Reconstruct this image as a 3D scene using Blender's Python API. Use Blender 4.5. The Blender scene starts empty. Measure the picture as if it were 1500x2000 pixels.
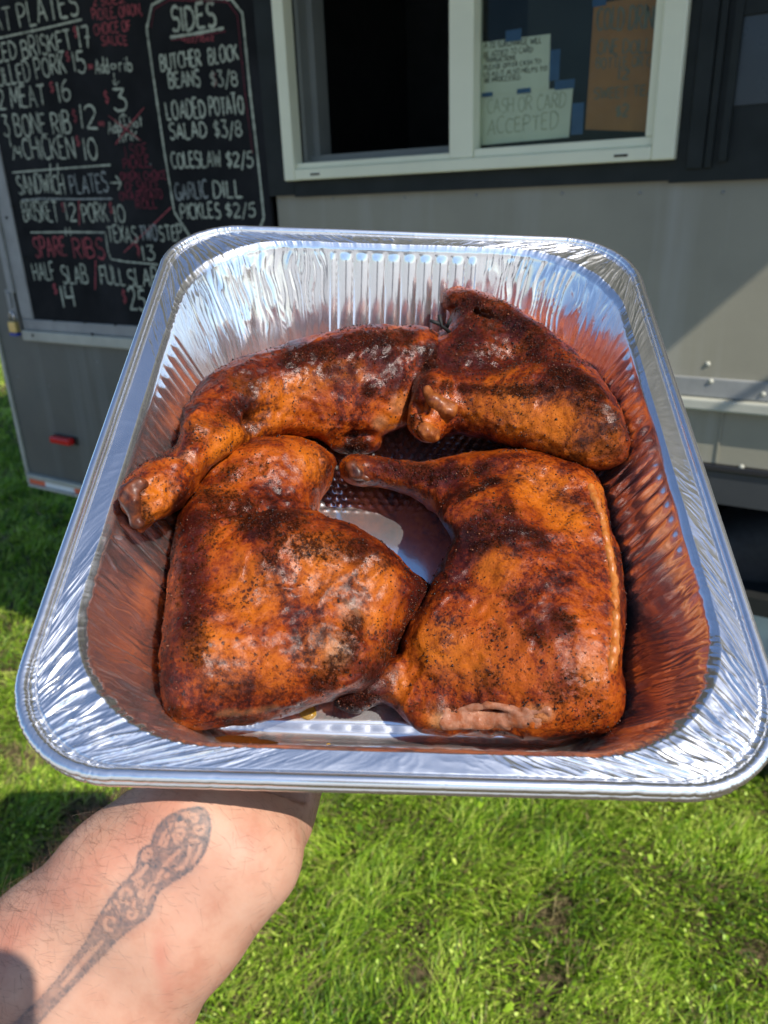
import bpy, math, random
import numpy as np
from mathutils import Matrix, Vector

S = bpy.context.scene
COL = S.collection
rng = np.random.default_rng(7)
random.seed(7)

# ------------------------------------------------------------------ camera, sky, sun
F_PX = 1500.0                       # focal length in pixels of the 1500 x 2000 photo
RC = np.array([[0.86177456, 0.16173058, -0.48081996],      # camera axes (right, down, forward) -> world
               [0.50609930, -0.33903962, 0.79304201],
               [-0.03475788, -0.92676607, -0.37402745]])
CAM = np.array([0.0, -1.58, 1.30])

cam = bpy.data.cameras.new('camera')
cam_o = bpy.data.objects.new('camera', cam)
COL.objects.link(cam_o)
mw = np.eye(4)
mw[:3, 0] = RC[:, 0]; mw[:3, 1] = -RC[:, 1]; mw[:3, 2] = -RC[:, 2]; mw[:3, 3] = CAM
cam_o.matrix_world = Matrix(mw.tolist())
cam.sensor_fit = 'HORIZONTAL'
cam.sensor_width = 36.0
cam.lens = 36.0
cam.clip_start = 0.01
cam.clip_end = 500
cam.dof.use_dof = True
cam.dof.focus_distance = 0.352
cam.dof.aperture_fstop = 36.0 / 1.9
S.camera = cam_o

L_DIR = np.array([-0.675, 0.236, -0.699]); L_DIR /= np.linalg.norm(L_DIR)     # way the sunlight travels
SUN_EL = math.asin(-L_DIR[2])
SUN_AZ = math.atan2(-L_DIR[0], -L_DIR[1])
sun = bpy.data.lights.new('sun', 'SUN')
sun.energy = 4.3
sun.angle = math.radians(0.53)
sun.color = (1.0, 0.94, 0.85)
sun_o = bpy.data.objects.new('sun', sun)
COL.objects.link(sun_o)
sun_o.rotation_euler = Vector(L_DIR).to_track_quat('-Z', 'Y').to_euler()
sun_o.location = (3, -2, 5)
W = bpy.data.worlds.new('World')
S.world = W
W.use_nodes = True
nt = W.node_tree
sky = nt.nodes.new('ShaderNodeTexSky')
sky.sky_type = 'NISHITA'
sky.sun_disc = False
sky.sun_elevation = SUN_EL
sky.sun_rotation = SUN_AZ
sky.ozone_density = 7.0
sky.dust_density = 0.3
bg = nt.nodes['Background']
bg.inputs['Strength'].default_value = 0.11
nt.links.new(sky.outputs[0], bg.inputs[0])
S.view_settings.view_transform = 'Standard'
S.view_settings.look = 'None'
S.view_settings.exposure = 0.5
S.view_settings.gamma = 1.0
S.cycles.use_denoising = True
S.cycles.sample_clamp_indirect = 1.2
S.cycles.sample_clamp_direct = 5.0

# ------------------------------------------------------------------ helpers
def ray(p):
    return RC @ np.array([p[0] - 750.0, p[1] - 1000.0, F_PX])
def on_wall(p, y=0.0):
    r = ray(p); return CAM + r * (y - CAM[1]) / r[1]
def on_ground(p, z=0.0):
    r = ray(p); return CAM + r * (z - CAM[2]) / r[2]
def at_depth(p, d):
    return CAM + ray(p) / F_PX * d
def project(P):
    c = (np.asarray(P) - CAM) @ RC
    return 750 + F_PX * c[..., 0] / c[..., 2], 1000 + F_PX * c[..., 1] / c[..., 2], c[..., 2]

# tray frame (x right, y away along the pan, z out of the pan; origin = centre of the rim plane), camera coords
TA = np.array([[0.99946442, 0.01792873, 0.02737588],
               [0.03115149, -0.77749164, -0.62812128],
               [0.0100231, 0.62863767, -0.77763373]])
TT = np.array([0.00783046, -0.0391859, 0.35025607])
TW = RC @ TA
T0 = RC @ TT + CAM
def tray_at(px, z):                 # pixel -> tray coordinates on the plane z (tray units, metres)
    r = np.array([(px[0] - 750) / F_PX, (px[1] - 1000) / F_PX, 1.0])
    k = (TA[:, 2] @ TT + z) / (TA[:, 2] @ r)
    return TA.T @ (r * k - TT)
def tray_px(P):
    c = P @ TA.T + TT
    return 750 + F_PX * c[..., 0] / c[..., 2], 1000 + F_PX * c[..., 1] / c[..., 2], c[..., 2]
def t2w(P):
    return P @ TW.T + T0

def link(name, me, mat=None, parent=None, smooth=True):
    o = bpy.data.objects.new(name, me)
    COL.objects.link(o)
    if mat is not None:
        me.materials.append(mat)
    if parent is not None:
        o.parent = parent
    if smooth:
        me.polygons.foreach_set('use_smooth', np.ones(len(me.polygons), bool))
    return o
def mesh_np(name, V, Fc, mat=None, parent=None, smooth=True, attrs=None):
    me = bpy.data.meshes.new(name)
    V = np.asarray(V, np.float32); Fc = np.asarray(Fc, np.int32)
    n = Fc.shape[1]
    me.vertices.add(len(V)); me.vertices.foreach_set('co', V.ravel())
    me.loops.add(Fc.size); me.loops.foreach_set('vertex_index', Fc.ravel())
    me.polygons.add(len(Fc)); me.polygons.foreach_set('loop_start', np.arange(0, Fc.size, n, dtype=np.int32))
    me.update(calc_edges=True)
    me.validate()
    if attrs:
        for k, a in attrs.items():
            at = me.attributes.new(k, 'FLOAT', 'POINT')
            at.data.foreach_set('value', np.asarray(a, np.float32))
    return link(name, me, mat, parent, smooth)

class MB:
    """collects boxes, prisms, tubes, lathes into one mesh"""
    def __init__(s): s.v = []; s.f = []
    def add(s, v, f):
        o = len(s.v); s.v += [tuple(map(float, p)) for p in v]; s.f += [tuple(i + o for i in q) for q in f]; return s
    def box(s, a, b, bev=0.0):
        (x0, y0, z0), (x1, y1, z1) = np.minimum(a, b), np.maximum(a, b)
        if bev <= 0:
            v = [(x, y, z) for x in (x0, x1) for y in (y0, y1) for z in (z0, z1)]
            return s.add(v, [(0, 1, 3, 2), (4, 6, 7, 5), (0, 4, 5, 1), (2, 3, 7, 6), (0, 2, 6, 4), (1, 5, 7, 3)])
        import bmesh
        bm = bmesh.new(); bmesh.ops.create_cube(bm, size=1)
        for q in bm.verts:
            q.co = Vector(((x0 + x1) / 2 + q.co.x * (x1 - x0), (y0 + y1) / 2 + q.co.y * (y1 - y0), (z0 + z1) / 2 + q.co.z * (z1 - z0)))
        bmesh.ops.bevel(bm, geom=bm.edges[:], offset=bev, segments=2, affect='EDGES', profile=0.5)
        bm.verts.index_update()
        s.add([q.co for q in bm.verts], [[q.index for q in f.verts] for f in bm.faces]); bm.free(); return s
    def prism(s, poly, y0, y1):       # polygon in x,z extruded along y
        n = len(poly)
        v = [(p[0], y0, p[1]) for p in poly] + [(p[0], y1, p[1]) for p in poly]
        f = [tuple(range(n)), tuple(range(2 * n - 1, n - 1, -1))] + [(i, i + n, (i + 1) % n + n, (i + 1) % n) for i in range(n)]
        return s.add(v, f)
    def tube(s, pts, r, n=8):
        pts = [np.array(p, float) for p in pts]; R = r if hasattr(r, '__len__') else [r] * len(pts)
        v = []; f = []
        for i, p in enumerate(pts):
            t = pts[min(i + 1, len(pts) - 1)] - pts[max(i - 1, 0)]; t /= np.linalg.norm(t) + 1e-12
            a = np.cross(t, [0.31, 0.2, 0.93]); a /= np.linalg.norm(a); b = np.cross(t, a)
            v += [p + R[i] * (math.cos(q) * a + math.sin(q) * b) for q in np.arange(n) * 2 * math.pi / n]
        for i in range(len(pts) - 1):
            f += [(i * n + k, i * n + (k + 1) % n, (i + 1) * n + (k + 1) % n, (i + 1) * n + k) for k in range(n)]
        f += [tuple(range(n - 1, -1, -1)), tuple((len(pts) - 1) * n + k for k in range(n))]
        return s.add(v, f)
    def lathe_y(s, c, prof, n=48):    # profile (radius, y) turned about the y axis through c
        v = []; f = []; m = len(prof)
        for i in range(n):
            q = 2 * math.pi * i / n
            v += [(c[0] + r * math.cos(q), c[1] + y, c[2] + r * math.sin(q)) for r, y in prof]
        for i in range(n):
            j = (i + 1) % n
            f += [(i * m + k, i * m + k + 1, j * m + k + 1, j * m + k) for k in range(m - 1)]
        return s.add(v, f)
    def build(s, name, mat, parent=None, smooth=False):
        me = bpy.data.meshes.new(name); me.from_pydata(s.v, [], s.f); me.update()
        import bmesh
        bm = bmesh.new(); bm.from_mesh(me); bmesh.ops.recalc_face_normals(bm, faces=bm.faces[:]); bm.to_mesh(me); bm.free()
        return link(name, me, mat, parent, smooth)

def tag(o, label=None, cat=None, group=None, kind=None):
    if label: o['label'] = label
    if cat: o['category'] = cat
    if group: o['group'] = group
    if kind: o['kind'] = kind
    return o
def empty(name, loc=(0, 0, 0)):
    o = bpy.data.objects.new(name, None); COL.objects.link(o); o.location = loc; o.empty_display_size = 0.1
    return o

def hsh(*I):
    h = np.zeros(np.broadcast(*I).shape, np.uint64)
    for k, i in enumerate(I):
        h = (h ^ (i.astype(np.int64).astype(np.uint64) * np.uint64([0x9E3779B97F4A7C15, 0xC2B2AE3D27D4EB4F, 0x165667B19E3779F9][k]))) * np.uint64(0xFF51AFD7ED558CCD)
        h ^= h >> np.uint64(31)
    return ((h >> np.uint64(40)).astype(np.float32)) / float(1 << 24)
def vnoise(*C):                       # value noise in 1..3 dimensions, -1..1
    I = [np.floor(c) for c in C]; Fr = [(c - i).astype(np.float32) for c, i in zip(C, I)]
    Fr = [f * f * (3 - 2 * f) for f in Fr]
    out = 0
    for m in range(1 << len(C)):
        w = 1.0; idx = []
        for k in range(len(C)):
            b = (m >> k) & 1; idx.append(I[k] + b); w = w * (Fr[k] if b else 1 - Fr[k])
        out = out + w * hsh(*idx)
    return out * 2 - 1
def sst(a, b, x):
    t = np.clip((x - a) / (b - a), 0, 1); return t * t * (3 - 2 * t)

# ------------------------------------------------------------------ node materials
class NM:
    def __init__(s, name):
        s.m = bpy.data.materials.new(name); s.m.use_nodes = True
        s.t = s.m.node_tree; s.p = s.t.nodes['Principled BSDF']; s.out = s.t.nodes['Material Output']
        s._co = None
    def n(s, typ, **kw):
        q = s.t.nodes.new('ShaderNode' + typ)
        for k, v in kw.items(): setattr(q, k, v)
        return q
    def l(s, a, b): s.t.links.new(a, b)
    def co(s, kind='Object'):
        if s._co is None: s._co = s.n('TexCoord')
        return s._co.outputs[kind]
    def map(s, scale):
        q = s.n('Mapping'); s.l(s.co(), q.inputs[0]); q.inputs['Scale'].default_value = scale; return q.outputs[0]
    def noise(s, scale, detail=3, rough=0.55, vec=None, dist=0.0):
        q = s.n('TexNoise'); q.inputs['Scale'].default_value = scale; q.inputs['Detail'].default_value = detail
        q.inputs['Roughness'].default_value = rough; q.inputs['Distortion'].default_value = dist
        s.l(vec if vec is not None else s.co(), q.inputs['Vector']); return q.outputs[0]
    def voro(s, scale, feature='F1', out='Distance', vec=None):
        q = s.n('TexVoronoi'); q.feature = feature; q.inputs['Scale'].default_value = scale
        s.l(vec if vec is not None else s.co(), q.inputs['Vector']); return q.outputs[out]
    def ramp(s, fac, stops, interp='LINEAR'):
        q = s.n('ValToRGB'); cr = q.color_ramp; cr.interpolation = interp
        while len(cr.elements) < len(stops): cr.elements.new(0.5)
        for e, (p, c) in zip(cr.elements, stops):
            e.position = p; e.color = (c, c, c, 1) if not hasattr(c, '__len__') else (*c, 1)
        s.l(fac, q.inputs[0]); return q.outputs[0]
    def mix(s, fac, a, b, blend='MIX'):
        q = s.n('Mix', data_type='RGBA', blend_type=blend)
        for v, i in ((fac, 0), (a, 6), (b, 7)):
            if hasattr(v, 'is_linked') or hasattr(v, 'links'): s.l(v, q.inputs[i])
            else: q.inputs[i].default_value = v if i == 0 else (*v, 1)
        return q.outputs[2]
    def math(s, op, a, b=0.0, c=None):
        q = s.n('Math', operation=op)
        for v, i in ((a, 0), (b, 1), (c, 2)):
            if v is None: continue
            if hasattr(v, 'links'): s.l(v, q.inputs[i])
            else: q.inputs[i].default_value = v
        return q.outputs[0]
    def attr(s, name):
        q = s.n('Attribute'); q.attribute_name = name; return q.outputs['Fac']
    def bump(s, h, strength, dist, normal=None):
        q = s.n('Bump'); q.inputs['Strength'].default_value = strength; q.inputs['Distance'].default_value = dist
        s.l(h, q.inputs['Height'])
        if normal is not None: s.l(normal, q.inputs['Normal'])
        return q.outputs[0]
    def set(s, **kw):
        names = dict(col='Base Color', rough='Roughness', metal='Metallic', coat='Coat Weight', coat_rough='Coat Roughness',
                     spec='Specular IOR Level', normal='Normal', sss='Subsurface Weight', sss_scale='Subsurface Scale', sss_r='Subsurface Radius',
                     trans='Transmission Weight', alpha='Alpha', coat_n='Coat Normal', ior='IOR', sheen='Sheen Weight')
        for k, v in kw.items():
            i = s.p.inputs[names[k]]
            if hasattr(v, 'links'): s.l(v, i)
            elif k == 'col': i.default_value = (*v, 1)
            else: i.default_value = v
        return s

def paint(name, col, rough=0.5, var=0.15, scale=6, bump=0.0, metal=0.0, streak=None, spec=0.5):
    m = NM(name)
    f = m.noise(scale, 5, 0.6)
    lo = tuple(c * (1 - var) for c in col); hi = tuple(min(1, c * (1 + var)) for c in col)
    c = m.ramp(f, [(0.3, lo), (0.7, hi)])
    if streak:
        g = m.noise(1.0, 4, 0.6, m.map(streak[0]))
        c = m.mix(m.ramp(g, [(0.52, 0.0), (0.72, streak[2])]), c, streak[1])
    m.set(col=c, rough=rough, metal=metal, spec=spec)
    m.set(rough=m.ramp(m.noise(scale * 3, 4), [(0.3, rough * 0.85), (0.7, min(1, rough * 1.15))]))
    if bump: m.set(normal=m.bump(m.noise(scale * 25, 4), bump, 0.002))
    return m.m
M = {}
M['grey_panel'] = paint('grey_panel', (0.265, 0.25, 0.185), 0.5, 0.14, 3, 0.1, streak=((9, 9, 0.7), (0.36, 0.35, 0.30), 0.6))
M['dark_panel'] = paint('dark_grey_panel', (0.10, 0.105, 0.088), 0.5, 0.15, 3, 0.05, streak=((9, 9, 0.5), (0.22, 0.24, 0.23), 0.5))
M['black_panel'] = paint('black_painted_wood', (0.014, 0.018, 0.016), 0.6, 0.25, 8, 0.2, spec=0.25)
M['chalk_board'] = paint('chalkboard', (0.011, 0.012, 0.013), 0.85, 0.3, 5, 0.1, streak=((3, 3, 2), (0.030, 0.031, 0.034), 0.8), spec=0.15)
M['alu'] = paint('dull_aluminium', (0.40, 0.40, 0.33), 0.5, 0.15, 12, 0.05)
M['alu_dark'] = paint('weathered_aluminium', (0.25, 0.255, 0.24), 0.5, 0.2, 12, 0.05)
M['vinyl'] = paint('white_vinyl', (0.76, 0.76, 0.55), 0.4, 0.05, 6)
M['track'] = paint('grey_sash_track', (0.16, 0.17, 0.15), 0.5, 0.1, 8)
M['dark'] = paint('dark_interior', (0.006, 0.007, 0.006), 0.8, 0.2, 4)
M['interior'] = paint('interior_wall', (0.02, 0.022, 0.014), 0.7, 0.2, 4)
M['red_lens'] = paint('red_lens', (0.55, 0.012, 0.012), 0.2, 0.1, 40)
M['rubber'] = paint('black_rubber', (0.018, 0.018, 0.019), 0.75, 0.25, 20, 0.2)
M['rim'] = paint('white_steel_rim', (0.55, 0.60, 0.60), 0.35, 0.08, 20)
M['tape_red'] = paint('red_reflective_tape', (0.75, 0.15, 0.07), 0.4, 0.1, 60)
M['tape_white'] = paint('white_reflective_tape', (0.75, 0.78, 0.76), 0.4, 0.06, 60)
M['blue_tape'] = paint('blue_masking_tape', (0.025, 0.075, 0.16), 0.7, 0.1, 30)
M['paper'] = paint('cream_paper', (0.62, 0.62, 0.46), 0.8, 0.05, 20)
M['card'] = paint('brown_cardboard', (0.33, 0.145, 0.04), 0.85, 0.12, 14)
M['ink'] = paint('black_marker', (0.15, 0.14, 0.085), 0.7, 0.2, 40)
M['ink_faint'] = paint('faded_marker', (0.44, 0.44, 0.30), 0.8, 0.15, 40)
M['brass'] = paint('brass', (0.55, 0.42, 0.16), 0.35, 0.1, 40, metal=0.7)
M['steel'] = paint('bright_steel', (0.6, 0.6, 0.6), 0.25, 0.1, 40, metal=0.9)
M['blue_plastic'] = paint('blue_plastic', (0.02, 0.05, 0.3), 0.4, 0.1, 40)
M['black_plastic'] = paint('black_plastic', (0.015, 0.015, 0.016), 0.35, 0.1, 40)
M['awning'] = paint('pale_awning', (0.30, 0.31, 0.20), 0.6, 0.08, 4)

def chalk(name, col, lo=0.25):
    m = NM(name)
    f = m.noise(240, 3, 0.7); g = m.noise(18, 3)
    k = m.math('MULTIPLY_ADD', g, 0.9, m.math('MULTIPLY', f, 0.7))
    k = m.ramp(k, [(0.52, lo), (0.85, 1.0)])
    m.set(col=m.mix(k, (0.016, 0.017, 0.018), col), rough=0.9, spec=0.2)
    return m.m
M['chalk'] = chalk('white_chalk', (0.42, 0.46, 0.36), 0.4)
M['chalk_dim'] = chalk('faded_white_chalk', (0.28, 0.31, 0.29), 0.3)
M['chalk_red'] = chalk('red_chalk', (0.34, 0.075, 0.085), 0.3)
M['chalk_red_dim'] = chalk('faded_red_chalk', (0.17, 0.03, 0.045), 0.3)

def glass():
    m = NM('window_glass')
    t = m.n('BsdfTransparent'); t.inputs[0].default_value = (0.93, 0.96, 0.93, 1)
    g = m.n('BsdfGlossy'); g.inputs['Roughness'].default_value = 0.02; g.inputs[0].default_value = (0.9, 0.95, 0.9, 1)
    lw = m.n('Fresnel'); lw.inputs[0].default_value = 1.22
    mx = m.n('MixShader'); m.l(lw.outputs[0], mx.inputs[0]); m.l(t.outputs[0], mx.inputs[1]); m.l(g.outputs[0], mx.inputs[2])
    m.l(mx.outputs[0], m.out.inputs[0]); return m.m
M['glass'] = glass()

def foil():
    m = NM('aluminium_foil')
    n1 = m.noise(900, 2, 0.5); n2 = m.noise(120, 3, 0.6)
    b = m.bump(n2, 0.035, 0.001); b = m.bump(n1, 0.04, 0.0004, b)
    m.set(col=m.ramp(n2, [(0.3, (0.86, 0.87, 0.88)), (0.7, (0.93, 0.93, 0.93))]), metal=1.0,
          rough=m.ramp(m.noise(60, 4), [(0.3, 0.10), (0.7, 0.18)]), normal=b)
    g = m.n('BsdfGlossy'); g.inputs['Roughness'].default_value = 0.50; g.inputs[0].default_value = (0.90, 0.90, 0.91, 1); m.l(b, g.inputs['Normal'])
    x = m.n('MixShader'); x.inputs[0].default_value = 0.23
    m.l(m.p.outputs[0], x.inputs[1]); m.l(g.outputs[0], x.inputs[2]); m.l(x.outputs[0], m.out.inputs[0])
    return m.m
M['foil'] = foil()

def chicken_mat(name):
    m = NM(name)
    big = m.noise(34, 6, 0.66, dist=0.6); mid = m.noise(120, 7, 0.74, dist=0.5); fine = m.noise(520, 6, 0.75); grain = m.noise(1400, 4, 0.65)
    k = m.math('ADD', m.math('MULTIPLY', big, 0.74), m.math('MULTIPLY', mid, 0.26))
    k = m.math('ADD', k, m.math('MULTIPLY_ADD', fine, 0.44, -0.22))
    base = m.ramp(k, [(0.385, (0.022, 0.0035, 0.002)), (0.45, (0.085, 0.0105, 0.003)), (0.512, (0.215, 0.032, 0.0032)), (0.595, (0.37, 0.074, 0.0052))])
    gold = m.attr('gold')
    base = m.mix(m.math('MULTIPLY', gold, m.ramp(k, [(0.40, 0.10), (0.56, 0.9)])), base, (0.485, 0.125, 0.0072))
    red = m.attr('red')
    base = m.mix(m.math('MULTIPLY', red, m.ramp(k, [(0.38, 0.95), (0.62, 0.25)])), base, (0.060, 0.0070, 0.0042))
    pale = m.attr('pale')
    base = m.mix(pale, base, m.ramp(mid, [(0.35, (0.44, 0.19, 0.06)), (0.65, (0.52, 0.29, 0.15))]))
    # rub turned black, plus painted crease shade: a field on the surface broken up by noise
    ch = m.math('ADD', m.math('MULTIPLY', m.attr('char_shade'), 0.78), m.math('ADD', m.math('MULTIPLY_ADD', mid, 1.5, -0.80), m.math('MULTIPLY_ADD', fine, 2.3, -1.15)))
    chf = m.ramp(ch, [(0.24, 0.0), (0.62, 1.0)])
    base = m.mix(m.math('MULTIPLY', chf, 0.94), base, m.ramp(grain, [(0.40, (0.003, 0.0015, 0.0012)), (0.53, (0.013, 0.0036, 0.002)), (0.62, (0.075, 0.014, 0.005))]))
    # pepper and rub specks of many sizes, crowded in some places
    wv = m.n('VectorMath', operation='ADD'); dn = m.n('TexNoise'); dn.inputs['Scale'].default_value = 500; m.l(m.co(), dn.inputs['Vector'])
    sc_ = m.n('VectorMath', operation='SCALE'); m.l(dn.outputs['Color'], sc_.inputs[0]); sc_.inputs['Scale'].default_value = 0.0026
    m.l(m.co(), wv.inputs[0]); m.l(sc_.outputs[0], wv.inputs[1])
    crowd = m.ramp(m.noise(55, 5, 0.7), [(0.44, 0.0), (0.68, 1.0)])
    spk = None
    for scale, lim in ((300, 0.30), (520, 0.40), (950, 0.50)):
        v1 = m.n('TexVoronoi'); v1.inputs['Scale'].default_value = scale; m.l(wv.outputs[0], v1.inputs['Vector'])
        sep = m.n('SeparateColor'); m.l(v1.outputs['Color'], sep.inputs[0])
        rad = m.math('MULTIPLY', m.math('POWER', sep.outputs[0], 1.8), m.math('MULTIPLY_ADD', crowd, lim, 0.06))
        d_ = m.math('SUBTRACT', v1.outputs['Distance'], rad)
        q = m.ramp(d_, [(0.0, 1.0), (0.10, 0.0)])
        spk = q if spk is None else m.math('MAXIMUM', spk, q)
    pk = m.math('MULTIPLY', spk, m.math('SUBTRACT', 1.0, m.math('MULTIPLY', pale, 0.8)))
    base = m.mix(m.math('MULTIPLY', pk, 0.80), base, (0.018, 0.0045, 0.003))
    crk = m.ramp(m.voro(230, 'DISTANCE_TO_EDGE', 'Distance', wv.outputs[0]), [(0.0, 0.0), (0.16, 1.0)])
    b0 = m.bump(crk, 0.22, 0.0006, m.bump(mid, 0.18, 0.0016)); b00 = m.bump(mid, 0.08, 0.0012)
    b1 = m.bump(m.math('ADD', fine, m.math('MULTIPLY', pk, 0.35)), 0.45, 0.0007, b0)
    b = m.bump(m.math('MULTIPLY', grain, m.math('MULTIPLY_ADD', chf, 1.0, 0.30)), 0.6, 0.0008, b1)
    bc = m.bump(m.math('ADD', fine, m.math('MULTIPLY', grain, 0.4)), 0.45, 0.00045, b00)
    m.set(col=base, rough=m.ramp(mid, [(0.35, 0.30), (0.65, 0.45)]), spec=m.math('MULTIPLY_ADD', chf, -0.09, 0.11), normal=b,
          coat=m.math('MULTIPLY', m.ramp(m.noise(90, 5, 0.65), [(0.36, 0.08), (0.62, 0.52)]), m.math('MULTIPLY_ADD', chf, -0.85, 1.0)),
          coat_rough=m.ramp(fine, [(0.4, 0.12), (0.6, 0.22)]), coat_n=bc)
    return m.m
M['chicken'] = chicken_mat('smoked_chicken_skin')

def skin():
    m = NM('skin')
    n1 = m.noise(48, 6, 0.65); n2 = m.noise(420, 4, 0.6)
    base = m.ramp(n1, [(0.3, (0.42, 0.195, 0.125)), (0.5, (0.49, 0.270, 0.182)), (0.7, (0.52, 0.308, 0.215))])
    base = m.mix(m.math('MULTIPLY', m.attr('redness'), 0.7), base, (0.46, 0.145, 0.095))
    base = m.mix(m.math('MULTIPLY', m.attr('tattoo'), 0.95), base, (0.060, 0.072, 0.085))
    pores = m.voro(700, 'F1')
    b = m.bump(n2, 0.10, 0.0006); b = m.bump(pores, 0.06, 0.0005, b)
    m.set(col=base, rough=0.52, spec=0.3, normal=b, sss=0.10, sss_scale=0.003)
    m.p.inputs['Subsurface Radius'].default_value = (1.0, 0.35, 0.2)
    return m.m
M['skin'] = skin()
M['hair'] = paint('arm_hair', (0.13, 0.065, 0.04), 0.5, 0.2, 50)

# ------------------------------------------------------------------ surface nets
def surface_nets(Fv, org, h):
    nx, ny, nz = Fv.shape
    ins = Fv < 0
    c = np.zeros((nx - 1, ny - 1, nz - 1), np.uint8)
    for i in (0, 1):
        for j in (0, 1):
            for k in (0, 1):
                c += ins[i:nx - 1 + i, j:ny - 1 + j, k:nz - 1 + k]
    mask = (c > 0) & (c < 8)
    I, J, K = np.nonzero(mask)
    idx = np.full(mask.shape, -1, np.int32); idx[I, J, K] = np.arange(len(I))
    P = np.zeros((len(I), 3)); N = np.zeros(len(I))
    cs = [(i, j, k) for i in (0, 1) for j in (0, 1) for k in (0, 1)]
    val = {q: Fv[I + q[0], J + q[1], K + q[2]].astype(np.float64) for q in cs}
    for a in cs:
        for ax in range(3):
            if a[ax] == 0:
                b = list(a); b[ax] = 1; b = tuple(b)
                va, vb = val[a], val[b]
                m = (va < 0) != (vb < 0)
                t = np.where(m, va / np.where(m, va - vb, 1), 0)
                q = np.array(a, float)[None, :].repeat(len(I), 0); q[:, ax] += t
                P[m] += q[m]; N[m] += 1
    P /= N[:, None]
    P += np.stack([I, J, K], 1)
    quads = []
    for ax in range(3):
        sl0 = [slice(None)] * 3; sl1 = [slice(None)] * 3
        sl0[ax] = slice(0, -1); sl1[ax] = slice(1, None)
        A, B = ins[tuple(sl0)], ins[tuple(sl1)]
        e = A != B
        u, v = [(1, 2), (2, 0), (0, 1)][ax]
        q = np.stack(np.nonzero(e), 1)
        ok = (q[:, u] > 0) & (q[:, v] > 0) & (q[:, u] < Fv.shape[u] - 1) & (q[:, v] < Fv.shape[v] - 1)
        q = q[ok]
        fl = A[q[:, 0], q[:, 1], q[:, 2]]
        def g(du, dv):
            r = q.copy(); r[:, u] -= du; r[:, v] -= dv; return idx[r[:, 0], r[:, 1], r[:, 2]]
        f = np.stack([g(1, 1), g(0, 1), g(0, 0), g(1, 0)], 1)
        f[~fl] = f[~fl][:, ::-1]
        quads.append(f)
    return P * h + org, np.concatenate(quads)
def smin(a, b, k):
    h = np.clip(0.5 + 0.5 * (b - a) / k, 0, 1)
    return b + (a - b) * h - k * h * (1 - h)
def capsule(P, a, b, ra, rb):
    a = np.asarray(a, np.float32); b = np.asarray(b, np.float32)
    d = b - a; L2 = float(d @ d) + 1e-12
    t = np.clip(((P[0] - a[0]) * d[0] + (P[1] - a[1]) * d[1] + (P[2] - a[2]) * d[2]) / L2, 0, 1)
    r = ra + (rb - ra) * t
    return np.sqrt((P[0] - a[0] - t * d[0]) ** 2 + (P[1] - a[1] - t * d[1]) ** 2 + (P[2] - a[2] - t * d[2]) ** 2) - r
def spline(pts, n=8, closed=True):
    p = np.array(pts, float); N = len(p); out = []
    for i in range(N if closed else N - 1):
        if closed: a, b, c, d = p[(i - 1) % N], p[i], p[(i + 1) % N], p[(i + 2) % N]
        else: a, b, c, d = p[max(i - 1, 0)], p[i], p[i + 1], p[min(i + 2, N - 1)]
        for t in np.arange(n) / n:
            out.append(0.5 * (2 * b + (c - a) * t + (2 * a - 5 * b + 4 * c - d) * t * t + (3 * b - a - 3 * c + d) * t ** 3))
    if not closed: out.append(p[-1])
    return np.array(out)
def poly_sdf(poly, X, Y):
    d = np.full(X.shape, 1e9, np.float32); w = np.zeros(X.shape, bool)
    n = len(poly)
    for i in range(n):
        a, b = poly[i], poly[(i + 1) % n]; e = b - a
        t = np.clip(((X - a[0]) * e[0] + (Y - a[1]) * e[1]) / (e @ e + 1e-9), 0, 1)
        d = np.minimum(d, (X - a[0] - t * e[0]) ** 2 + (Y - a[1] - t * e[1]) ** 2)
        c = ((a[1] > Y) != (b[1] > Y)) & (X < (b[0] - a[0]) * (Y - a[1]) / (b[1] - a[1] + 1e-12) + a[0])
        w ^= c
    d = np.sqrt(d); d[w] *= -1
    return d
def bilin(G, x, y):
    x = np.clip(x, 0, G.shape[0] - 1.001); y = np.clip(y, 0, G.shape[1] - 1.001)
    i = x.astype(np.int32); j = y.astype(np.int32); u = x - i; v = y - j
    return G[i, j] * (1 - u) * (1 - v) + G[i + 1, j] * u * (1 - v) + G[i, j + 1] * (1 - u) * v + G[i + 1, j + 1] * u * v

# ------------------------------------------------------------------ the trailer
trailer = empty('food_trailer', (-0.5, 0.9, 0.4))
tag(trailer, 'grey and black food trailer with a white sliding serving window', 'trailer')
def tpart(mb, name, mat, parent=None, smooth=False):
    o = mb.build(name, mat, None, smooth); p = parent or trailer
    o.parent = p; o.matrix_parent_inverse = Matrix.Translation(-trailer.location) if p is trailer else Matrix.Identity(4)
    return o
bpy.context.view_layer.update()
XL, XR = -2.44, 2.6
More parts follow.
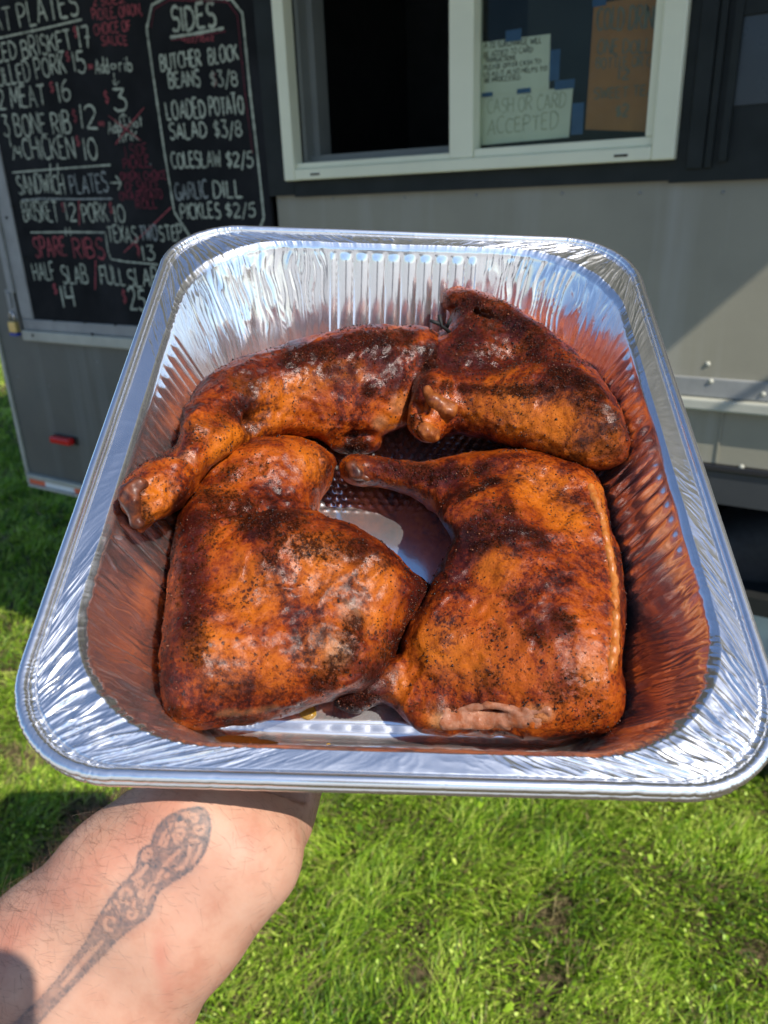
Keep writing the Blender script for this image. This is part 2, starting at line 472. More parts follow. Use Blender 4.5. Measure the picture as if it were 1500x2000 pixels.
# shell of the body (real depth behind the serving side)
sh = MB()
sh.box((XL, 0.0, 0.44), (-2.30, 0.03, 3.10)); sh.box((-2.30, 0.0, 0.445), (-1.225, 0.03, 0.93))
tpart(sh, 'side_panel', M['dark_panel'])
sh = MB(); sh.box((-1.225, 0.0, 0.44), (-0.62, 0.03, 1.326)); sh.box((-0.62, 0.0, 0.965), (XR, 0.03, 1.318)); sh.box((-0.62, 0.0, 0.44), (-0.52, 0.03, 0.965))
tpart(sh, 'lower_panel', M['grey_panel'])
sh = MB(); sh.box((-0.52, 0.0, 0.795), (XR, 0.022, 0.905))
for x in (-0.183, 0.62, 1.4): sh.box((x, -0.0025, 0.797), (x + 0.004, 0.0, 0.903))
tpart(sh, 'skirt_panel', M['grey_panel'])
wx0, wx1, wz0, wz1 = -1.168, -0.311, 1.352, 2.16
sh = MB(); sh.box((-1.232, -0.018, 1.322), (wx0 + 0.01, 0.03, 3.10)); sh.box((wx1 - 0.01, -0.018, 1.314), (XR, 0.03, 3.10))
sh.box((wx0 + 0.01, -0.0175, 1.318), (wx1 - 0.01, 0.03, wz0 + 0.01)); sh.box((wx0 + 0.01, -0.0175, wz1 - 0.01), (wx1 - 0.01, 0.03, 3.10))
for x, w in ((-0.293, 0.028), (-0.262, 0.012)): sh.box((x, -0.025, 1.335), (x + w, -0.018, 2.3), 0.002)
tpart(sh, 'black_panel', M['black_panel'])
# raised moulded frame right of the window
sh = MB()
sh.box((-0.238, -0.032, 1.345), (-0.226, -0.018, 2.25)); sh.box((-0.118, -0.034, 1.345), (-0.102, -0.018, 2.25))
sh.box((-0.226, -0.028, 1.56), (-0.118, -0.018, 1.585))
tpart(sh, 'door_moulding', M['black_panel'])
sh = MB(); sh.box((-0.226, -0.0215, 1.585), (-0.118, -0.0185, 2.2)); sh.box((-0.226, -0.021, 1.43), (-0.118, -0.0185, 1.56))
tpart(sh, 'door_glass', paint('smoked_panel', (0.022, 0.028, 0.03), 0.3, 0.2, 6))
# rest of the body: roof, floor, ends, back
sh = MB(); sh.box((XL, 0.0, 3.10), (XR, 2.05, 3.15)); tpart(sh, 'roof', M['alu_dark'])
sh = MB(); sh.box((XL + 0.02, 0.035, 0.46), (XR - 0.02, 2.0, 0.50)); tpart(sh, 'floor', M['dark'])
sh = MB(); sh.box((XL + 0.02, 2.0, 0.46), (XR - 0.02, 2.04, 3.10)); sh.box((XR - 0.02, 0.0, 0.46), (XR, 2.04, 3.10)); tpart(sh, 'back_wall', M['dark_panel'])
# slanted end face seen left of the corner trim
sh = MB(); y2 = 0.30; dx = 0.155
v = [(XL, 0.004, 0.42), (XL - dx, y2, 0.42), (XL - dx, y2, 3.10), (XL, 0.004, 3.10), (XL + 0.02, 0.02, 0.42), (XL - dx + 0.02, y2 + 0.02, 0.42), (XL - dx + 0.02, y2 + 0.02, 3.10), (XL + 0.02, 0.02, 3.10)]
sh.add(v, [(0, 1, 2, 3), (7, 6, 5, 4), (0, 4, 5, 1), (3, 2, 6, 7), (1, 5, 6, 2), (0, 3, 7, 4)])
sh.box((XL - dx, y2 + 0.02, 0.42), (XL - dx + 0.03, 2.04, 3.10))
tpart(sh, 'end_wall', paint('end_wall_grey', (0.055, 0.056, 0.052), 0.6, 0.15, 5))
sh = MB(); sh.box((XL - 0.003, -0.008, 0.41), (XL + 0.012, 0.0, 3.10), 0.002); tpart(sh, 'corner_trim', M['alu'])
# interior seen through the open half
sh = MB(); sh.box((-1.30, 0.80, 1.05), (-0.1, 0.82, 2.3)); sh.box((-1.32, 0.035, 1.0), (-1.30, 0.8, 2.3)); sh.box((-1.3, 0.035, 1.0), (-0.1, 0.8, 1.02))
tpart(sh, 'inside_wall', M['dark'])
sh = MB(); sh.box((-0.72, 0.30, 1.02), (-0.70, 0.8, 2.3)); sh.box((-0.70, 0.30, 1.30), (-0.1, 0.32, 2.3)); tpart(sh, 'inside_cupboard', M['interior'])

# serving window: vinyl frame with sash, track and pane
wf = MB(); fw = 0.036
wf.box((wx0, -0.040, wz0), (wx0 + 0.030, -0.004, wz1), 0.003)
wf.box((wx1 - 0.040, -0.040, wz0), (wx1, -0.004, wz1), 0.003)
wf.box((wx0 + 0.030, -0.0395, wz0 + 0.0005), (wx1 - 0.040, -0.004, wz0 + 0.024), 0.003)
wf.box((wx0 + 0.030, -0.0395, wz1 - 0.04), (wx1 - 0.040, -0.004, wz1 - 0.0005), 0.003)
win = tpart(wf, 'window', M['vinyl'])
tag(win, 'white vinyl sliding window with its left half open')
def wpart(mb, name, mat): 
    o = mb.build(name, mat); o.parent = win; return o
q = MB(); q.box((-0.752, -0.034, wz0 + 0.024), (-0.700, 0.012, wz1 - 0.04), 0.003); wpart(q, 'mullion', M['vinyl'])
q = MB(); q.box((wx0 + 0.030, -0.030, wz0 + 0.024), (-0.752, 0.0, wz0 + 0.036), 0.002)
q.box((-0.700, -0.028, wz0 + 0.024), (wx1 - 0.040, 0.008, wz0 + 0.040), 0.002)
q.box((wx1 - 0.056, -0.026, wz0 + 0.040), (wx1 - 0.040, 0.008, wz1 - 0.04), 0.002); wpart(q, 'sash', M['vinyl'])
q = MB(); q.box((wx0 + 0.030, 0.0, wz0 + 0.036), (wx0 + 0.040, 0.10, wz1 - 0.04)); q.box((wx0 + 0.040, 0.03, wz0 + 0.036), (wx0 + 0.056, 0.075, wz1 - 0.04))
q.box((wx0 + 0.040, 0.0, wz0 + 0.030), (-0.752, 0.08, wz0 + 0.0415)); q.box((wx0 + 0.040, 0.015, wz0 + 0.0415), (-0.752, 0.028, wz0 + 0.052)); wpart(q, 'track', M['track'])
q = MB(); q.box((-0.700, 0.0, wz0 + 0.040), (wx1 - 0.056, 0.003, wz1 - 0.04)); wpart(q, 'pane', M['glass'])
for x in (wx0 + 0.075, wx1 - 0.105):
    q = MB(); q.box((x, -0.0412, wz0 + 0.009), (x + 0.024, -0.0395, wz0 + 0.013)); wpart(q, 'drain_slot', M['dark'])
# trims
q = MB(); q.box((-0.62, -0.012, 0.928), (XR, 0.0, 0.966), 0.003); tpart(q, 'upper_trim', M['alu_dark'])
q = MB(); q.box((-0.62, -0.026, 0.905), (XR, 0.0, 0.9275), 0.004); tpart(q, 'lower_trim', M['alu'])
q = MB(); q.box((-2.43, -0.016, 0.434), (-1.2, 0.01, 0.451), 0.003); q.box((-2.43, -0.016, 0.402), (-1.2, 0.01, 0.412), 0.003); q.box((-2.43, -0.006, 0.412), (-1.2, 0.01, 0.434))
tpart(q, 'bottom_rail', M['alu'])
x = -2.425
for k, (w, m) in enumerate(((0.085, 'tape_red'), (0.155, 'tape_white'), (0.10, 'tape_red'), (0.155, 'tape_white'))):
    q = MB(); q.box((x, -0.0085, 0.4135), (x + w - 0.002, -0.006, 0.4325)); tpart(q, 'reflective_strip', M[m]); x += w
q = MB(); q.box((-2.243, -0.004, 0.588), (-2.128, 0.0, 0.618), 0.002); lb = tpart(q, 'marker_light', M['black_plastic'])
q = MB(); q.box((-2.238, -0.030, 0.591), (-2.140, -0.004, 0.615), 0.006); o = q.build('lens', M['red_lens']); o.parent = lb
def bolt(x, z, y, r=0.0045, m='alu'):
    q = MB(); q.lathe_y((x, y, z), [(0.0001, -r * 0.7), (r * 0.6, -r * 0.55), (r, -0.0001), (r, 0.001)], 14); tpart(q, 'bolt', M[m], smooth=True)
for p in ((545, 392), (650, 388), (790, 385), (930, 381), (1098, 378), (1250, 377), (1412, 376)):
    w = on_wall(p); bolt(w[0], w[2], 0.0, 0.0035, 'alu_dark')
for p, y in (((1382, 711), 0.0), ((1388, 745), -0.012), ((1410, 788), -0.001), ((1448, 912), -0.005), ((1490, 770), -0.012)):
    w = on_wall(p, y); bolt(w[0], w[2], y, 0.0055)
for p in ((97, 753), (35, 735), (190, 707)):
    w = on_wall(p); bolt(w[0], w[2], 0.0, 0.003, 'alu_dark')
# fender and wheel
q = MB()
q.box((-0.52, -0.010, 0.780), (0.9, 0.02, 0.794), 0.003); tpart(q, 'fender_lip', M['black_plastic'])
q = MB(); q.box((-0.52, -0.004, 0.712), (0.9, 0.02, 0.7795)); tpart(q, 'fender', paint('fender_dark', (0.035, 0.038, 0.04), 0.5, 0.2, 8))
wc = (0.03, 0.135, 0.335)
q = MB(); q.lathe_y(wc, [(0.175, 0.0), (0.20, -0.02), (0.262, -0.034), (0.300, -0.030), (0.322, -0.012), (0.332, 0.02), (0.332, 0.16), (0.30, 0.2), (0.175, 0.2)], 72)
whl = tpart(q, 'wheel', M['rubber'], smooth=True)
tag(whl, 'black tyred wheel with a pale steel rim')
q = MB(); q.lathe_y(wc, [(0.173, 0.06), (0.178, -0.004), (0.172, -0.008), (0.164, 0.0), (0.156, 0.035), (0.140, 0.045), (0.110, 0.015), (0.075, 0.012), (0.065, 0.03), (0.001, 0.03)], 72)
o = q.build('rim', M['rim'], None, True); o.parent = whl
for k in range(8):
    q = MB(); a = k * math.pi / 4 + 0.2; q.lathe_y((wc[0] + 0.128 * math.cos(a), wc[1] + 0.030, wc[2] + 0.128 * math.sin(a)), [(0.001, -0.002), (0.014, -0.002), (0.014, 0.01)], 16)
    o = q.build('rim_hole', M['dark'], None, True); o.parent = whl
q = MB(); q.lathe_y(wc, [(0.001, -0.03), (0.030, -0.028), (0.034, -0.01), (0.034, 0.02)], 24); o = q.build('hub', M['steel'], None, True); o.parent = whl
# folded up lid over the hatch: shades this side
q = MB()
q.box((-2.50, -0.95, 2.205), (0.84, 0.0, 2.207)); q.box((-2.50, -0.952, 2.17), (0.84, -0.950, 2.207))
tpart(q, 'awning', M['awning'])
q = MB(); q.box((-2.50, -0.949, 2.185), (0.84, -0.93, 2.2045)); q.box((-2.50, -0.92, 2.185), (-2.48, 0.0, 2.2045)); q.box((0.82, -0.92, 2.185), (0.84, 0.0, 2.2045)); tpart(q, 'awning_frame', M['alu'])
for x in (-2.47, 0.80):
    q = MB(); q.tube([(x, -0.90, 2.2), (x, -0.012, 1.75)], 0.009); tpart(q, 'awning_strut', M['alu'])
# hasp on the board frame
q = MB(); q.box((-2.322, -0.020, 0.995), (-2.284, -0.0145, 1.085), 0.002); q.box((-2.312, -0.026, 1.03), (-2.294, -0.0205, 1.075), 0.002)
tpart(q, 'hasp', M['alu_dark'])
# padlock hanging from the hasp
pl = empty('padlock', (-2.297, -0.03, 0.985)); tag(pl, 'small brass padlock with a blue bottom hanging from the hasp below the chalkboard corner', 'padlock')
q = MB(); q.box((-0.017, -0.009, -0.032), (0.017, 0.009, 0.004), 0.003); q.build('body', M['brass'], pl)
q = MB(); q.tube([(-0.010, 0, 0.0)] + [(-0.010 * math.cos(a), 0, 0.022 + 0.010 * math.sin(a)) for a in np.linspace(0, math.pi, 9)] + [(0.010, 0, 0.0)], 0.003); q.build('shackle', M['steel'], pl, True)
q = MB(); q.box((-0.0175, -0.0095, -0.042), (0.0175, 0.0095, -0.0322), 0.002); q.build('bumper', M['blue_plastic'], pl)

# ------------------------------------------------------------------ hand lettering: a stroke alphabet on a 4 x 6 grid
def arc(cx, cy, rx, ry, a0, a1, n=10):
    return [(cx + rx * math.cos(math.radians(a)), cy + ry * math.sin(math.radians(a))) for a in np.linspace(a0, a1, n)]
G = {
 'A': (4, [[(0, 0), (2, 6), (4, 0)], [(0.7, 2.1), (3.3, 2.1)]]),
 'B': (3.6, [[(0, 0), (0, 6)], [(0, 6)] + arc(1.5, 4.6, 1.6, 1.4, 80, -80) + [(0, 3.2)], [(0, 3.2)] + arc(1.6, 1.6, 1.9, 1.6, 80, -80) + [(0, 0)]]),
 'C': (3.6, [arc(2.2, 3, 2.2, 3, 50, 310, 16)]),
 'D': (3.9, [[(0, 0), (0, 6)], [(0, 6)] + arc(0.8, 3, 3.0, 3, 80, -80, 14) + [(0, 0)]]),
 'E': (3.2, [[(0, 0), (0, 6)], [(0, 6), (3, 6)], [(0, 3.2), (2.5, 3.2)], [(0, 0), (3.1, 0)]]),
 'F': (3.1, [[(0, 0), (0, 6)], [(0, 6), (3, 6)], [(0, 3.2), (2.5, 3.2)]]),
 'G': (3.9, [arc(2.2, 3, 2.2, 3, 50, 340, 16) + [(4.1, 2.6), (2.6, 2.6)]]),
 'H': (3.7, [[(0, 0), (0, 6)], [(3.7, 0), (3.7, 6)], [(0, 3), (3.7, 3)]]),
 'I': (0.6, [[(0.3, 0), (0.3, 6)]]),
 'J': (2.8, [[(2.6, 6), (2.6, 1.5)] + arc(1.3, 1.4, 1.3, 1.4, 0, -170)]),
 'K': (3.6, [[(0, 0), (0, 6)], [(3.4, 6), (0.1, 2.6)], [(1.1, 3.6), (3.7, 0)]]),
 'L': (3, [[(0, 6), (0, 0), (3, 0)]]),
 'M': (4.6, [[(0, 0), (0.4, 6), (2.3, 1.6), (4.2, 6), (4.6, 0)]]),
 'N': (3.9, [[(0, 0), (0, 6), (3.9, 0), (3.9, 6)]]),
 'O': (4.2, [arc(2.1, 3, 2.1, 3, 95, 455, 22)]),
 'P': (3.4, [[(0, 0), (0, 6)], [(0, 6)] + arc(1.5, 4.4, 1.9, 1.6, 80, -80) + [(0, 2.8)]]),
 'Q': (4.2, [arc(2.1, 3, 2.1, 3, 95, 455, 22), [(2.6, 1.3), (4.3, -0.5)]]),
 'R': (3.6, [[(0, 0), (0, 6)], [(0, 6)] + arc(1.5, 4.5, 1.8, 1.5, 80, -80) + [(0.2, 3.0)], [(1.2, 3.0), (3.6, 0)]]),
 'S': (3.4, [arc(1.8, 4.5, 1.6, 1.5, 30, 250, 10) + arc(1.7, 1.5, 1.7, 1.6, 80, -150, 11)]),
 'T': (3.8, [[(0, 6), (3.8, 6)], [(1.9, 6), (1.9, 0)]]),
 'U': (3.8, [[(0, 6), (0, 1.8)] + arc(1.9, 1.8, 1.9, 1.8, 180, 360) + [(3.8, 6)]]),
 'V': (3.8, [[(0, 6), (1.9, 0), (3.8, 6)]]),
 'W': (5, [[(0, 6), (1.2, 0), (2.5, 4.4), (3.8, 0), (5, 6)]]),
 'X': (3.6, [[(0, 6), (3.6, 0)], [(3.6, 6), (0, 0)]]),
 'Y': (3.6, [[(0, 6), (1.8, 3)], [(3.6, 6), (1.2, 0)]]),
 'Z': (3.6, [[(0, 6), (3.6, 6), (0, 0), (3.6, 0)]]),
 '0': (3.4, [arc(1.7, 3, 1.7, 3, 95, 455, 22)]),
 '1': (0.8, [[(0.4, 0), (0.4, 6)]]),
 '2': (3.6, [arc(1.7, 4.4, 1.7, 1.6, 165, -30) + [(0, 0), (3.7, 0.1)]]),
 '3': (3.4, [[(0.2, 6), (3.0, 5.9), (1.4, 3.6)] + arc(1.5, 1.9, 1.8, 1.9, 80, -150, 12)]),
 '4': (3.4, [[(0.2, 6), (0, 2.6), (3.4, 2.8)], [(2.9, 6), (2.9, 0)]]),
 '5': (3.4, [[(3.3, 6), (0.5, 6), (0.3, 3.4)] + arc(1.5, 1.9, 1.9, 1.9, 110, -150, 12)]),
 '6': (3.4, [[(2.5, 6)] + arc(2.2, 2.6, 2.1, 3.2, 125, 190, 5) + arc(1.8, 1.7, 1.7, 1.7, 190, 530, 16)]),
 '7': (3.4, [[(0, 5.8), (3.3, 6), (1.9, 0)], [(1.2, 2.8), (3.6, 3.0)]]),
 '8': (3.4, [arc(1.7, 4.6, 1.4, 1.4, -90, 270, 14), arc(1.7, 1.6, 1.7, 1.6, 90, 450, 16)]),
 '9': (3.4, [arc(1.7, 4.3, 1.6, 1.7, 0, 360, 14), [(3.3, 4.4), (2.9, 0)]]),
 '$': (3.0, [arc(1.6, 4.2, 1.4, 1.1, 30, 250, 9) + arc(1.5, 1.9, 1.5, 1.2, 80, -150, 9), [(1.6, 6.2), (1.5, -0.3)]]),
 '/': (2.4, [[(2.6, 6.6), (0, -1.4)]]), '|': (0.5, [[(0.2, 6.8), (0.2, -1)]]), ',': (0.8, [[(0.5, 0.6), (0.1, -1.2)]]), '%': (3.6, [[(3.4, 6), (0.2, 0)], arc(0.8, 5, 0.7, 0.9, 0, 360, 9), arc(2.8, 1, 0.7, 0.9, 0, 360, 9)]),
 '*': (3.0, [[(0.3, 1.6), (2.7, 4.6)], [(2.7, 1.6), (0.3, 4.6)], [(1.5, 1.2), (1.5, 5.0)], [(0.1, 3.1), (2.9, 3.1)]]),
 'a': (2.6, [arc(1.2, 1.6, 1.2, 1.6, 60, 420, 14), [(2.5, 3.2), (2.5, 0)]]),
 'b': (2.6, [[(0.1, 6), (0.1, 0)], arc(1.3, 1.6, 1.2, 1.6, 180, 540, 14)]),
 'd': (2.6, [[(2.5, 6), (2.5, 0)], arc(1.3, 1.6, 1.2, 1.6, 0, 360, 14)]),
 'h': (2.4, [[(0, 6), (0, 0)], [(0, 2)] + arc(1.2, 2, 1.2, 1.2, 160, 0, 6) + [(2.4, 0)]]),
 'i': (0.6, [[(0.3, 3.4), (0.3, 0)], [(0.2, 4.9), (0.4, 5.3)]]),
 'k': (2.6, [[(0, 6), (0, 0)], [(2.5, 4.2), (0.1, 1.6)], [(0.9, 2.4), (2.7, 0)]]),
 'l': (0.6, [[(0.3, 6), (0.3, 0)]]),
 'n': (2.4, [[(0, 3.4), (0, 0)], [(0, 2.2)] + arc(1.2, 2, 1.2, 1.3, 160, 0, 6) + [(2.4, 0)]]),
 'o': (2.6, [arc(1.3, 1.6, 1.3, 1.6, 90, 450, 14)]),
 'r': (1.8, [[(0, 3.4), (0, 0)], [(0, 2.2)] + arc(1.2, 2.0, 1.1, 1.3, 160, 60, 5)]),
 't': (2.2, [[(1.1, 5), (1.0, 0)], [(0, 3.4), (2.2, 3.5)]]),
 'z': (2.4, [[(0, 3.2), (2.4, 3.2), (0, 0), (2.4, 0)]]),
 '>': (5, [[(0, 3), (4.8, 3)], [(3, 5), (4.9, 3), (3, 1)]]),
 '.': (0.5, [[(0.2, 0), (0.3, 0.5)]]), ':': (0.6, [[(0.2, 0.8), (0.3, 1.3)], [(0.2, 3.2), (0.3, 3.7)]]),
}
lay = [0]
def ribbon(mb, pts, w, y):
    w = w * 0.74
    """flat stroke in the x,z plane of the wall with real (thin) thickness offset"""
    p = np.array(pts, float)
    if len(p) < 2: return
    # resample
    seg = np.linalg.norm(np.diff(p, axis=0), axis=1); s = np.concatenate([[0], np.cumsum(seg)])
    n = max(2, int(s[-1] / max(w * 0.8, 1e-4)) + 1); t = np.linspace(0, s[-1], n)
    p = np.stack([np.interp(t, s, p[:, 0]), np.interp(t, s, p[:, 1])], 1)
    d = np.gradient(p, axis=0); d /= np.linalg.norm(d, axis=1)[:, None] + 1e-9
    nn = np.stack([-d[:, 1], d[:, 0]], 1)
    ww = w * (1 + 0.22 * rng.standard_normal(n)) / 2; ww[0] *= 0.75; ww[-1] *= 0.75
    lay[0] = (lay[0] + 1) % 60; yy = y - lay[0] * 2e-5
    a = p + nn * ww[:, None]; b = p - nn * ww[:, None]
    v = [(x, yy, z) for x, z in a] + [(x, yy, z) for x, z in b]
    mb.add(v, [(i, i + 1, n + i + 1, n + i) for i in range(n - 1)])
def write(mb, txt, p0, p1, cap, w, y=0.0, wob=0.25, slant=0.0):
    key = mb if isinstance(mb, str) else None
    if key: mb = MB()
    a = on_wall(p0, y); b = on_wall(p1, y)
    h = (on_wall((p0[0], p0[1] - cap), y)[2] - a[2] + on_wall((p1[0], p1[1] - cap), y)[2] - b[2]) / 2
    gap = 1.1; adv = 0; lays = []
    for ch in txt:
        if ch == ' ': adv += 2.4; continue
        wd, st = G[ch]; lays.append((adv, wd, st)); adv += wd + gap
    tot = adv - gap
    u = np.array([b[0] - a[0], b[2] - a[2]]) / tot
    for ad, wd, st in lays:
        dy = rng.normal(0, 0.03) * h; sc = 1 + rng.normal(0, 0.05); sk = slant + rng.normal(0, 0.03)
        for poly in st:
            pts = []
            for gx, gz in poly:
                gx = ad + gx + rng.normal(0, wob * 0.18); gz = gz + rng.normal(0, wob * 0.22)
                zz = gz / 6 * h * sc
                pts.append((a[0] + u[0] * gx + sk * zz, a[2] + u[1] * gx + zz + dy))
            ribbon(mb, pts, w, y)
    if key: bpart(mb, LN[key], M[key], board)
def stroke(mb, px, w, y=0.0):
    key = mb if isinstance(mb, str) else None
    if key: mb = MB()
    ribbon(mb, [tuple(on_wall(p, y)[[0, 2]]) for p in px], w, y)
    if key: bpart(mb, 'chalk_line', M[key], board)

# ------------------------------------------------------------------ the chalkboard menu
bd = empty('menu_board', (-1.72, -0.01, 1.0)); tag(bd, 'big black chalkboard menu with white and red hand lettering in an aluminium frame', 'chalkboard')
def bpart(mb, name, mat, parent=None, smooth=False):
    o = mb.build(name, mat, None, smooth); o.parent = parent or bd
    if parent is None: o.matrix_parent_inverse = Matrix.Translation(-bd.location)
    return o
bpy.context.view_layer.update()
q = MB(); q.box((-2.212, -0.012, 0.996), (-1.236, -0.0005, 2.1)); board = bpart(q, 'board', M['chalk_board'])
q = MB(); q.box((-2.272, -0.016, 0.996), (-2.2125, 0.0, 2.12), 0.003); q.box((-2.300, -0.024, 1.075), (-2.2725, 0.0, 2.12), 0.003)
q.box((-2.272, -0.0155, 0.962), (-1.236, 0.0, 0.9955), 0.003); bpart(q, 'frame', M['alu_dark'])
q = MB(); q.box((-2.272, -0.026, 0.928), (-1.236, -0.0005, 0.9615), 0.004); bpart(q, 'frame_lip', M['alu'])
for pxs, yy in ((((105, 625), (165, 629), (225, 634)), -0.0155), (((64, 655), (180, 653)), -0.026), (((24, 402), (47, 503), (13, 425)), -0.0165)):
    for px in pxs:
        w = on_wall(px, yy); q = MB(); q.lathe_y((w[0], yy, w[2]), [(0.0003, -0.0025), (0.004, -0.002), (0.005, 0.001)], 10); bpart(q, 'screw', M['dark'], smooth=True)
y = -0.0124
wh, dm, rd, rdd = 'chalk', 'chalk_dim', 'chalk_red', 'chalk_red_dim'
LN = dict(chalk='white_lettering', chalk_dim='faded_lettering', chalk_red='red_lettering', chalk_red_dim='faded_red_lettering')
T = 0.0072
write(wh, 'MEAT PLATES', (-48, 74), (154, 27), 50, T + 0.001, y)
stroke(wh, [(-60, 90), (0, 74), (80, 57), (160, 38)], 0.007, y)
write(wh, 'SLICED BRISKET', (-37, 127), (143, 96), 39, T, y)
write(rd, '$', (146, 75), (153, 73), 25, 0.004, y); write(wh, '17', (157, 96), (178, 94), 44, T, y)
write(wh, 'PULLED PORK', (-14, 172), (130, 143), 39, T, y)
write(rd, '$', (130, 122), (137, 120), 20, 0.004, y); write(wh, '15', (146, 143), (169, 141), 42, T, y)
write(wh, '2 MEAT', (0, 213), (92, 207), 43, T, y); write(rd, '$', (99, 182), (106, 180), 22, 0.004, y); write(wh, '16', (116, 200), (138, 196), 42, T, y)
write(wh, '3 BONE RIB', (10, 266), (141, 259), 42, T, y); write(rd, '$', (145, 240), (152, 239), 28, 0.004, y); write(wh, '12', (160, 251), (192, 252), 46, T, y)
write(wh, '1', (20, 287), (24, 287), 20, 0.006, y); write(wh, '/4', (26, 308), (44, 308), 22, 0.006, y)
write(wh, 'CHICKEN', (50, 312), (148, 308), 42, T, y); write(rd, '$', (150, 286), (157, 285), 22, 0.004, y); write(wh, '10', (166, 311), (192, 311), 44, T, y)
stroke(wh, [(24, 337), (110, 330), (216, 322)], 0.006, y); stroke(wh, [(98, 319), (99, 342)], 0.006, y); stroke(wh, [(112, 319), (114, 342)], 0.006, y)
write(wh, 'SANDWICH', (38, 378), (128, 378), 38, 0.0062, y); write(dm, 'PLATES', (140, 378), (213, 374), 37, 0.0062, y)
stroke(wh, [(216, 357), (236, 357)], 0.006, y); stroke(wh, [(226, 343), (237, 357), (231, 371)], 0.006, y)
stroke(dm, [(42, 391), (80, 388), (150, 389), (220, 388)], 0.006, y)
write(wh, 'BRISKET', (48, 430), (116, 433), 38, 0.0062, y); write(rd, '$', (122, 415), (128, 415), 20, 0.004, y); write(wh, '12', (131, 431), (150, 431), 38, 0.0062, y)
stroke(rd, [(154, 388), (155, 441)], 0.006, y); write(wh, 'PORK', (164, 435), (213, 434), 36, 0.0062, y); write(rd, '$', (215, 418), (221, 418), 22, 0.004, y); write(wh, '10', (225, 434), (246, 434), 35, 0.0062, y)
stroke(wh, [(60, 454), (130, 453), (206, 454), (211, 490), (217, 506), (245, 511), (310, 517)], 0.006, y)
stroke(wh, [(128, 444), (129, 461)], 0.005, y); stroke(wh, [(136, 444), (138, 461)], 0.005, y)
write(rd, 'SPARE', (70, 501), (132, 500), 39, 0.0075, y); write(rd, 'RIBS', (146, 501), (206, 503), 39, 0.0075, y)
write(wh, 'TEXAS', (213, 473), (270, 473), 33, 0.006, y); write(dm, 'TWO', (277, 470), (309, 470), 31, 0.006, y); write(wh, 'STEP', (314, 470), (357, 468), 29, 0.006, y)
stroke(rd, [(242, 493), (278, 459), (334, 405)], 0.005, y)
write(rd, '$', (268, 502), (275, 501), 36, 0.004, y); write(wh, '13', (280, 509), (304, 508), 30, 0.0065, y)
write(wh, 'HALF', (68, 548), (110, 547), 35, 0.0065, y); write(wh, 'SLAB', (124, 553), (174, 555), 35, 0.0065, y)
stroke(rd, [(187, 508), (186, 566)], 0.006, y); write(wh, 'FULL', (199, 556), (246, 557), 37, 0.0065, y); write(wh, 'SLAB', (252, 559), (312, 562), 37, 0.0065, y)
write(rd, '$', (107, 576), (113, 576), 22, 0.005, y); write(wh, '14', (124, 602), (150, 603), 41, 0.009, y)
write(rd, '$', (241, 592), (248, 592), 28, 0.005, y); write(wh, '25', (256, 606), (286, 606), 40, 0.008, y)
write(rd, '2 SIDES,', (183, 12), (244, 5), 18, 0.0045, y); write(rd, 'PICKLE, ONION,', (182, 39), (278, 28), 22, 0.0045, y)
write(rd, 'CHOICE OF', (185, 68), (257, 60), 21, 0.0045, y); write(rd, 'SAUCE', (200, 89), (250, 87), 18, 0.0045, y)
write(rd, '*', (173, 140), (184, 139), 18, 0.004, y); write(wh, 'Add', (188, 146), (214, 143), 30, 0.0055, y); write(wh, 'a', (218, 136), (228, 135), 20, 0.005, y); write(wh, 'rib', (235, 141), (259, 139), 30, 0.0055, y)
stroke(wh, [(222, 142), (225, 166)], 0.004, y); stroke(wh, [(219, 157), (225, 167), (233, 158)], 0.004, y)
write(rd, '$', (206, 202), (214, 202), 26, 0.004, y); write(wh, '3', (224, 219), (250, 218), 46, 0.008, y)
stroke(wh, [(243, 240), (240, 223)], 0.004, y); stroke(wh, [(233, 231), (240, 222), (248, 228)], 0.004, y)
write(rd, '*', (193, 252), (206, 251), 20, 0.004, y); write(wh, 'Add', (212, 262), (238, 257), 24, 0.005, y); write(wh, 'a', (243, 253), (250, 252), 17, 0.004, y); write(wh, 'hot', (255, 250), (279, 247), 21, 0.005, y); write(wh, 'link', (234, 279), (270, 274), 25, 0.005, y)
stroke(rd, [(212, 226), (250, 255), (275, 274)], 0.004, y); stroke(rd, [(226, 282), (248, 250), (282, 210)], 0.004, y)
write(rdd, '1 SIDE', (246, 308), (290, 302), 22, 0.0042, y); write(rdd, 'PICKLE,', (243, 330), (297, 325), 20, 0.0042, y); write(rdd, 'ONION, CHOICE', (236, 352), (326, 349), 16, 0.0042, y)
write(rdd, 'OF SAUCE', (246, 374), (312, 370), 19, 0.0042, y); write(rdd, 'ON A POTATO', (235, 391), (318, 388), 17, 0.0042, y); write(rdd, 'ROLL', (268, 408), (308, 407), 16, 0.0042, y)
stroke(dm, [(294, 318), (296, 326)], 0.003, y)
